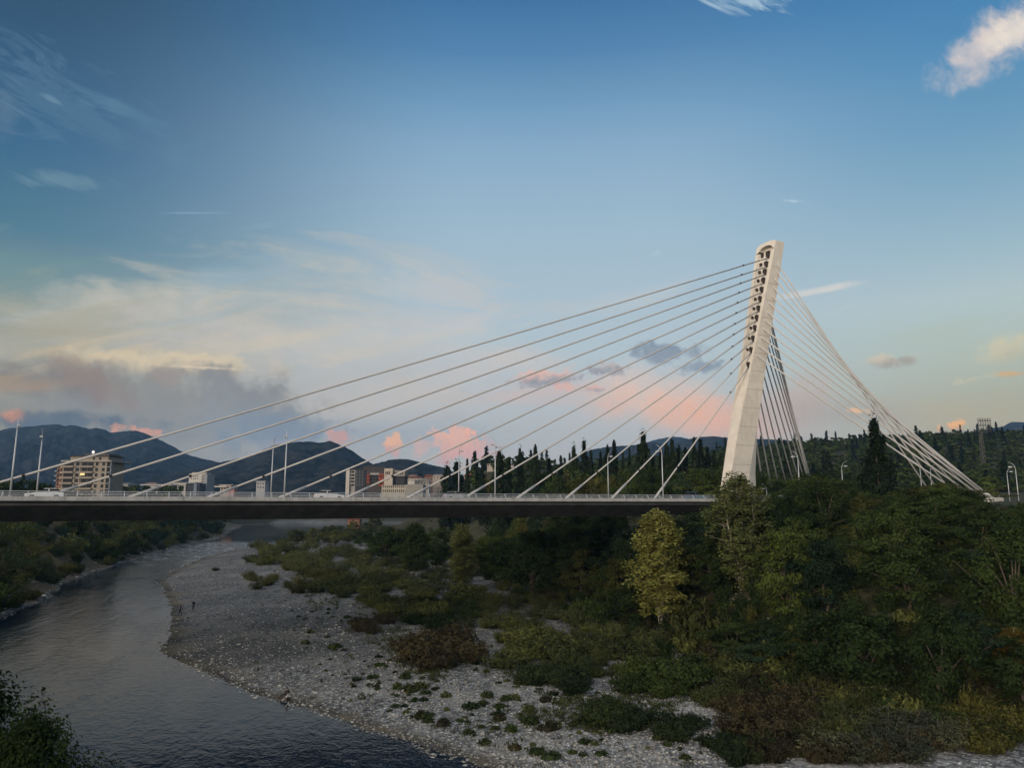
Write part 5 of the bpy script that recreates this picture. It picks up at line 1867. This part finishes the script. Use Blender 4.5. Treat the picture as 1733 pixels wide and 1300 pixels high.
# --- far woods: one mass
def merged(name, items, m_, label, cat):
    Vs, Fs, Ts, o_ = [], [], [], 0
    for me, x, y, z, sx, sz, rz in items:
        V0, F0, T0 = me
        c, s = math.cos(rz), math.sin(rz)
        Vs.append(np.stack([(V0[:, 0] * c - V0[:, 1] * s) * sx + x, (V0[:, 0] * s + V0[:, 1] * c) * sx + y, V0[:, 2] * sz + z], -1))
        Fs.append(F0 + o_)
        Ts.append(np.clip(T0 * 0.6 + 0.4 * rs.rand(), 0, 1))
        o_ += len(V0)
    o = link_mesh(name, np_mesh(name, np.concatenate(Vs), np.concatenate(Fs), m_, attr={'tint': np.concatenate(Ts)}))
    o['kind'] = 'stuff'
    tag(o, label, cat)


def arrays(me):
    n = len(me.vertices)
    V0 = np.empty(n * 3, np.float32)
    me.vertices.foreach_get('co', V0)
    F0 = np.empty(len(me.loops), np.int32)
    me.loops.foreach_get('vertex_index', F0)
    T0 = np.empty(n, np.float32)
    me.attributes['tint'].data.foreach_get('value', T0)
    return V0.reshape(-1, 3), F0.reshape(-1, 4), T0


for mt_, tx_ in (('dark', 'dark green'), ('olive', 'olive'), ('dry', 'dry brown'), ('willow', 'grey green'), ('mid', 'fresh green'), ('blue', 'blue green')):
    pr = [arrays(willow(900 + q, M[mt_], 40, 2.1, 2.1, 36, 0.34, 0.5)[0]) for q in range(2)]
    it = [(pr[rs.randint(2)], x, y, tz(x, y) - 0.1, Wd / 4.2, H / 2.1, rs.rand() * 6.28) for m2, x, y, H, Wd in UNDER if m2 == mt_]
    if it:
        merged('undergrowth', it, M[mt_], '%s undergrowth at the foot of the wooded banks' % tx_, 'undergrowth')
lowb = [arrays(broad(800 + i, M['dark'], 16, 14, 4.2, 0.0, 2.0, 0.8)[0]) for i in range(4)]
lowc = [arrays(conifer(850 + i, M['conifer'], 330, 1.7, 1.7)[0]) for i in range(3)]
ib, ic = [], []
N_ = 9000
fx, fy = rs.uniform(-330, 900, N_), rs.uniform(320, 1300, N_)
fz = terr(fx, fy)
for x, y, z in zip(fx, fy, fz):
    px, py = project(x, y, z + 6)
    if px < -30 or px > 1770 or z < 14 or (px < 640 and y > 700):
        continue
    if y < 640 and -40 < px < 800 and rs.rand() < 0.78:
        continue
    if y > 360 and 560 < px < 745 and z < 24 and rs.rand() < 0.8:
        continue
    if rs.rand() < (0.14 if px > 800 else 0.07):
        ic.append((lowc[rs.randint(3)], x, y, z - 0.5, rs.uniform(0.8, 1.3), rs.uniform(0.6, 1.05), rs.rand() * 6.28))
    else:
        ib.append((lowb[rs.randint(4)], x, y, z - 0.5, rs.uniform(0.8, 1.3), rs.uniform(0.55, 0.9), rs.rand() * 6.28))
for i in range(110):
    px, y = rs.uniform(186, 470), rs.uniform(425, 500)
    x = at(px, 835, y).x
    z = tz(x, y)
    if z > 12:
        ib.append((lowb[rs.randint(4)], x, y, z - 0.5, rs.uniform(0.6, 1.0), (at(px, rs.uniform(819, 829), y).z - z) / 10, rs.rand() * 6.28))
for i in range(70):
    x, y = rs.uniform(-330, 10), rs.uniform(786, 840)
    z = tz(x, y)
    if z > 1.0:
        ib.append((lowb[rs.randint(4)], x, y, z - 0.5, rs.uniform(0.9, 1.3), rs.uniform(1.0, 1.5), rs.rand() * 6.28))
merged('forest', ib, M['dark'], 'dark mixed woodland covering the long hill behind the bridge', 'forest')
merged('conifer_forest', ic, M['conifer'], 'scattered spires of conifers rising from the wooded hill', 'forest')

# --- loose stones along the shores
sv_, sf_ = [], []
bm = bmesh.new()
bmesh.ops.create_icosphere(bm, subdivisions=1, radius=1.0)
iv = np.array([v.co[:] for v in bm.verts])
iff = np.array([[v.index for v in f.verts] for f in bm.faces])
bm.free()
k = 0
Lr = np.array(SHORE_R)
for i in range(24000):
    P = onz(rs.uniform(300, 1420), 1000 + 299 * rs.rand() ** 0.8, 0.6)
    if P.y > 118:
        continue
    r = 0.04 + 0.10 * rs.rand() ** 2.5
    V0 = iv * (1 + 0.22 * rs.normal(size=(len(iv), 1))) * r * np.array([1.3, 1.0, 0.6])
    an = rs.rand() * 6.28
    V0 = np.stack([V0[:, 0] * math.cos(an) - V0[:, 1] * math.sin(an) + P.x, V0[:, 0] * math.sin(an) + V0[:, 1] * math.cos(an) + P.y, V0[:, 2]], -1)
    sv_.append((V0, P.x, P.y))
for i in range(5200):
    if i % 3 == 0:
        if rs.rand() < 0.5:
            continue
        A_ = np.array(SHORE_L)
        j = rs.randint(4, 12)
        q = -(rs.rand() ** 2 * 5 - 0.6)
    else:
        A_ = Lr
        j = rs.randint(4, 21)
        q = rs.rand() ** 2.2 * 34 - 1.2
    a, c = A_[j], A_[j + 1]
    f_ = rs.rand()
    n0 = np.array([c[1] - a[1], -(c[0] - a[0])]) / np.hypot(*(c - a))
    if i % 3 == 0:
        n0 = -n0 if n0[0] < 0 else n0
    else:
        n0 = n0 if n0[0] > 0 else -n0
    x, y = a + (c - a) * f_ + n0 * q
    r = (0.06 + 0.16 * rs.rand() ** 3) * (2.6 if i % 3 == 0 and rs.rand() < 0.2 else 1.0)
    V0 = iv * (1 + 0.25 * rs.normal(size=(len(iv), 1))) * r * np.array([1.25, 1.0, 0.6])
    an = rs.rand() * 6.28
    V0 = np.stack([V0[:, 0] * math.cos(an) - V0[:, 1] * math.sin(an) + x, V0[:, 0] * math.sin(an) + V0[:, 1] * math.cos(an) + y, V0[:, 2]], -1)
    sv_.append((V0, x, y))
sxy = np.array([[a[1], a[2]] for a in sv_])
szz = terr(sxy[:, 0], sxy[:, 1])
VV, FF, TT = [], [], []
for (V0, x, y), z in zip(sv_, szz):
    if z < -0.25:
        continue
    FF.append(iff + k)
    VV.append(V0 + np.array([0, 0, z + 0.02]))
    TT.append(np.full(len(V0), rs.rand()))
    k += len(V0)
stone = leaf_mat('river_stone', (0.06, 0.058, 0.054), (0.44, 0.425, 0.40), 0.0)
o = link_mesh('gravel_stones', np_mesh('gravel_stones', np.concatenate(VV), np.concatenate(FF), stone, attr={'tint': np.concatenate(TT)}))
o['kind'] = 'stuff'
tag(o, 'loose pale river stones strewn along both waterlines', 'stones')

# ------------------------------------------------------------------ people
skin = mat('skin', (0.38, 0.24, 0.17), 0.6)
hairm = mat('hair_dark', (0.012, 0.01, 0.009), 0.6)


def skinned(name, verts, edges, radii, m_, parent, sub=1):
    me = bpy.data.meshes.new(name)
    me.from_pydata(verts, edges, [])
    me.materials.append(m_)
    o = link_mesh(name, me, parent)
    md = o.modifiers.new('skin', 'SKIN')
    md.use_smooth_shade = True
    for v, r in zip(me.skin_vertices[0].data, radii):
        v.radius = (r, r) if not isinstance(r, tuple) else r
    me.skin_vertices[0].data[0].use_root = True
    s_ = o.modifiers.new('sub', 'SUBSURF')
    s_.levels = s_.render_levels = sub
    return o


def person(label, loc, rz, J, top, legs, hair=True, topm=None):
    """J: joints in metres; body is one skinned figure, clothes are children"""
    e = empty('person', loc, rz)
    tag(e, label, 'person')
    V_ = [J['pelvis'], J['waist'], J['chest'], J['neck'], J['head0'], J['head1']]
    R_ = [0.13, 0.12, (0.16, 0.11), 0.055, 0.085, 0.07]
    E_ = [(0, 1), (1, 2), (2, 3), (3, 4), (4, 5)]
    for sd in 'lr':
        b = len(V_)
        V_ += [J['sh' + sd], J['el' + sd], J['wr' + sd], J['ha' + sd]]
        R_ += [0.062, 0.045, 0.03, (0.04, 0.02)]
        E_ += [(2, b), (b, b + 1), (b + 1, b + 2), (b + 2, b + 3)]
        hd = Vector(J['ha' + sd]) - Vector(J['wr' + sd])
        hd.normalize()
        side = hd.cross(Vector((0.3, 0.2, 1))).normalized()
        for k, (o_, ln) in enumerate(((-0.03, 0.07), (-0.01, 0.085), (0.01, 0.08), (0.03, 0.06))):
            c0 = Vector(J['ha' + sd]) + side * o_ + hd * 0.02
            c1 = c0 + hd * ln * 0.55
            c2 = c0 + hd * ln + Vector((0, 0, -0.015))
            q = len(V_)
            V_ += [tuple(c0), tuple(c1), tuple(c2)]
            R_ += [0.009, 0.008, 0.007]
            E_ += [(b + 3, q), (q, q + 1), (q + 1, q + 2)]
        q = len(V_)
        tb = (Vector(J['wr' + sd]) * 0.6 + Vector(J['ha' + sd]) * 0.4)
        V_ += [tuple(tb + side * -0.035), tuple(tb + side * -0.06 + hd * 0.04)]
        R_ += [0.011, 0.009]
        E_ += [(b + 2, q), (q, q + 1)]
        b = len(V_)
        V_ += [J['hp' + sd], J['kn' + sd], J['an' + sd], J['to' + sd]]
        R_ += [0.09, 0.062, 0.042, 0.035]
        E_ += [(0, b), (b, b + 1), (b + 1, b + 2), (b + 2, b + 3)]
    body = skinned('body', V_, E_, R_, skin, e, 1)
    # face: nose and ears on the head, looking along local -y
    h0, h1 = Vector(J['head0']), Vector(J['head1'])
    hc = (h0 + h1) / 2
    fc = MB()
    fc.tube([hc + Vector((0, -0.08, 0.01)), hc + Vector((0, -0.115, -0.02))], [0.012, 0.016], 6)
    for q in (-1, 1):
        fc.tube([hc + Vector((q * 0.075, 0, 0.01)), hc + Vector((q * 0.098, 0.01, 0.0))], [0.028, 0.022], 6)
    fc.build('face', skin, body)
    ey = MB()
    for q in (-1, 1):
        ey.tube([hc + Vector((q * 0.03, -0.075, 0.025)), hc + Vector((q * 0.03, -0.092, 0.025))], 0.011, 6)
    ey.tube([hc + Vector((-0.025, -0.078, -0.045)), hc + Vector((0.025, -0.078, -0.045))], 0.008, 5)
    ey.build('eyes_and_mouth', hairm, body)
    tv = [J['pelvis'], J['waist'], J['chest'], J['neck']]
    te, tr_ = [(0, 1), (1, 2), (2, 3)], [0.15, 0.145, (0.185, 0.135), 0.075]
    for sd in 'lr':
        b = len(tv)
        tv += [J['sh' + sd], J['el' + sd], tuple(Vector(J['el' + sd]).lerp(Vector(J['wr' + sd]), 0.85))]
        tr_ += [0.08, 0.06, 0.045]
        te += [(2, b), (b, b + 1), (b + 1, b + 2)]
    skinned('jacket', tv, te, tr_, topm or top, e)
    lv, le, lr_ = [J['pelvis']], [], [0.15]
    for sd in 'lr':
        b = len(lv)
        lv += [J['hp' + sd], J['kn' + sd], J['an' + sd]]
        lr_ += [0.108, 0.078, 0.058]
        le += [(0, b), (b, b + 1), (b + 1, b + 2)]
    skinned('trousers', lv, le, lr_, legs, e)
    for sd in 'lr':
        a, c = Vector(J['an' + sd]), Vector(J['to' + sd])
        MB().tube([a + Vector((0, 0.04, -0.03)), a.lerp(c, 0.5) + Vector((0, 0, 0.0)), c], [0.05, 0.05, 0.035], 8).build('shoe', M['black'], e, True)
    hb = MB()
    hb.tube([hc + Vector((0, 0.045, -0.05)), hc + Vector((0, 0.03, 0.02)), hc + Vector((0, 0.015, 0.075)), hc + Vector((0, 0.005, 0.125))], [0.075, 0.095, 0.088, 0.03], 10)
    hb.build('hair', hairm, e, True)
    return e


STAND = dict(pelvis=(0, 0, .95), waist=(0, .01, 1.12), chest=(0, .02, 1.36), neck=(0, .01, 1.5), head0=(0, -.01, 1.6), head1=(0, -.01, 1.7),
             shl=(.2, .02, 1.43), ell=(.26, .03, 1.15), wrl=(.25, -.06, .92), hal=(.25, -.09, .84), shr=(-.2, .02, 1.43), elr=(-.27, .04, 1.16), wrr=(-.2, -.12, 1.0), har=(-.17, -.17, .96),
             hpl=(.09, 0, .9), knl=(.1, -.03, .5), anl=(.1, .03, .09), tol=(.12, -.14, .04), hpr=(-.09, 0, .9), knr=(-.1, -.04, .5), anr=(-.11, .02, .09), tor=(-.13, -.15, .04))
WALK = dict(STAND, knl=(.09, -.16, .52), anl=(.09, -.2, .1), tol=(.1, -.36, .05), knr=(-.09, .06, .5), anr=(-.09, .26, .14), tor=(-.1, .12, .05), wrl=(.26, .1, .92), hal=(.26, .12, .84))
SIT = dict(pelvis=(0, 0, .14), waist=(0, .02, .34), chest=(0, -.02, .6), neck=(0, -.07, .76), head0=(0, -.12, .85), head1=(0, -.14, .95),
           shl=(.2, -.02, .67), ell=(.27, -.2, .48), wrl=(.16, -.42, .46), hal=(.1, -.48, .44), shr=(-.2, -.02, .67), elr=(-.27, -.2, .48), wrr=(-.16, -.4, .46), har=(-.1, -.46, .44),
           hpl=(.1, -.02, .13), knl=(.14, -.44, .48), anl=(.13, -.72, .1), tol=(.14, -.9, .05), hpr=(-.1, -.02, .13), knr=(-.14, -.46, .42), anr=(-.15, -.86, .09), tor=(-.16, -1.04, .05))
SQUAT = dict(SIT, pelvis=(0, .05, .3), waist=(0, .03, .5), chest=(0, -.1, .72), neck=(0, -.18, .85), head0=(0, -.25, .92), head1=(0, -.28, 1.02),
             shl=(.19, -.1, .78), ell=(.24, -.3, .55), wrl=(.14, -.5, .4), hal=(.1, -.55, .34), shr=(-.19, -.1, .78), elr=(-.24, -.3, .55), wrr=(-.14, -.5, .4), har=(-.1, -.55, .34),
             hpl=(.1, .03, .28), knl=(.16, -.36, .5), anl=(.13, -.16, .1), tol=(.15, -.36, .04), hpr=(-.1, .03, .28), knr=(-.16, -.36, .5), anr=(-.13, -.16, .1), tor=(-.15, -.36, .04))
cloth_dark, cloth_maroon = mat('cloth_dark', (0.012, 0.013, 0.016), 0.9), mat('cloth_maroon', (0.03, 0.012, 0.014), 0.9)
cloth_white, cloth_brown = mat('cloth_white', (0.62, 0.58, 0.58), 0.9), mat('cloth_brown', (0.06, 0.035, 0.03), 0.9)


def stand_at(px, py):
    P = onz(px, py, 0.5)
    for _ in range(4):
        P = onz(px, py, tz(P.x, P.y))
    return P


person('person in dark clothes standing on open gravel, right of the maroon figure', stand_at(327, 1033), R(40), STAND, cloth_dark, cloth_dark)
person('person in maroon top walking near the waterline under the bridge', stand_at(305, 1040), R(-60), WALK, cloth_maroon, cloth_dark)
Pq = stand_at(487, 1181)
person('person in dark top and brown trousers sitting at the edge of the water', Pq, R(-52), SIT, cloth_dark, cloth_brown)
Pq2 = stand_at(489, 1185)
person('person in white top crouching beside the seated dark figure', (Pq2.x + 0.1, Pq2.y - 0.3, tz(Pq2.x + 0.1, Pq2.y - 0.3)), R(-70), {k: tuple(c * 0.78 for c in v) for k, v in SQUAT.items()}, cloth_white, cloth_brown)

# ------------------------------------------------------------------ haze
hz = MB().box((0, 1900, 185), (8800, 5800, 374)).build('haze', None)
hm = bpy.data.materials.new('haze')
hm.use_nodes = True
hm.node_tree.nodes.clear()
t = NT(hm.node_tree)
pv_ = t.new('ShaderNodeVolumePrincipled')
pv_.inputs['Color'].default_value = (0.30, 0.58, 1.0, 1)
pv_.inputs['Density'].default_value = 0.000075
t.l.new(pv_.outputs[0], t.new('ShaderNodeOutputMaterial').inputs['Volume'])
hz.data.materials.clear()
hz.data.materials.append(hm)
hz['kind'] = 'stuff'
tag(hz, 'thin blue evening haze softening the far mountains', 'haze')
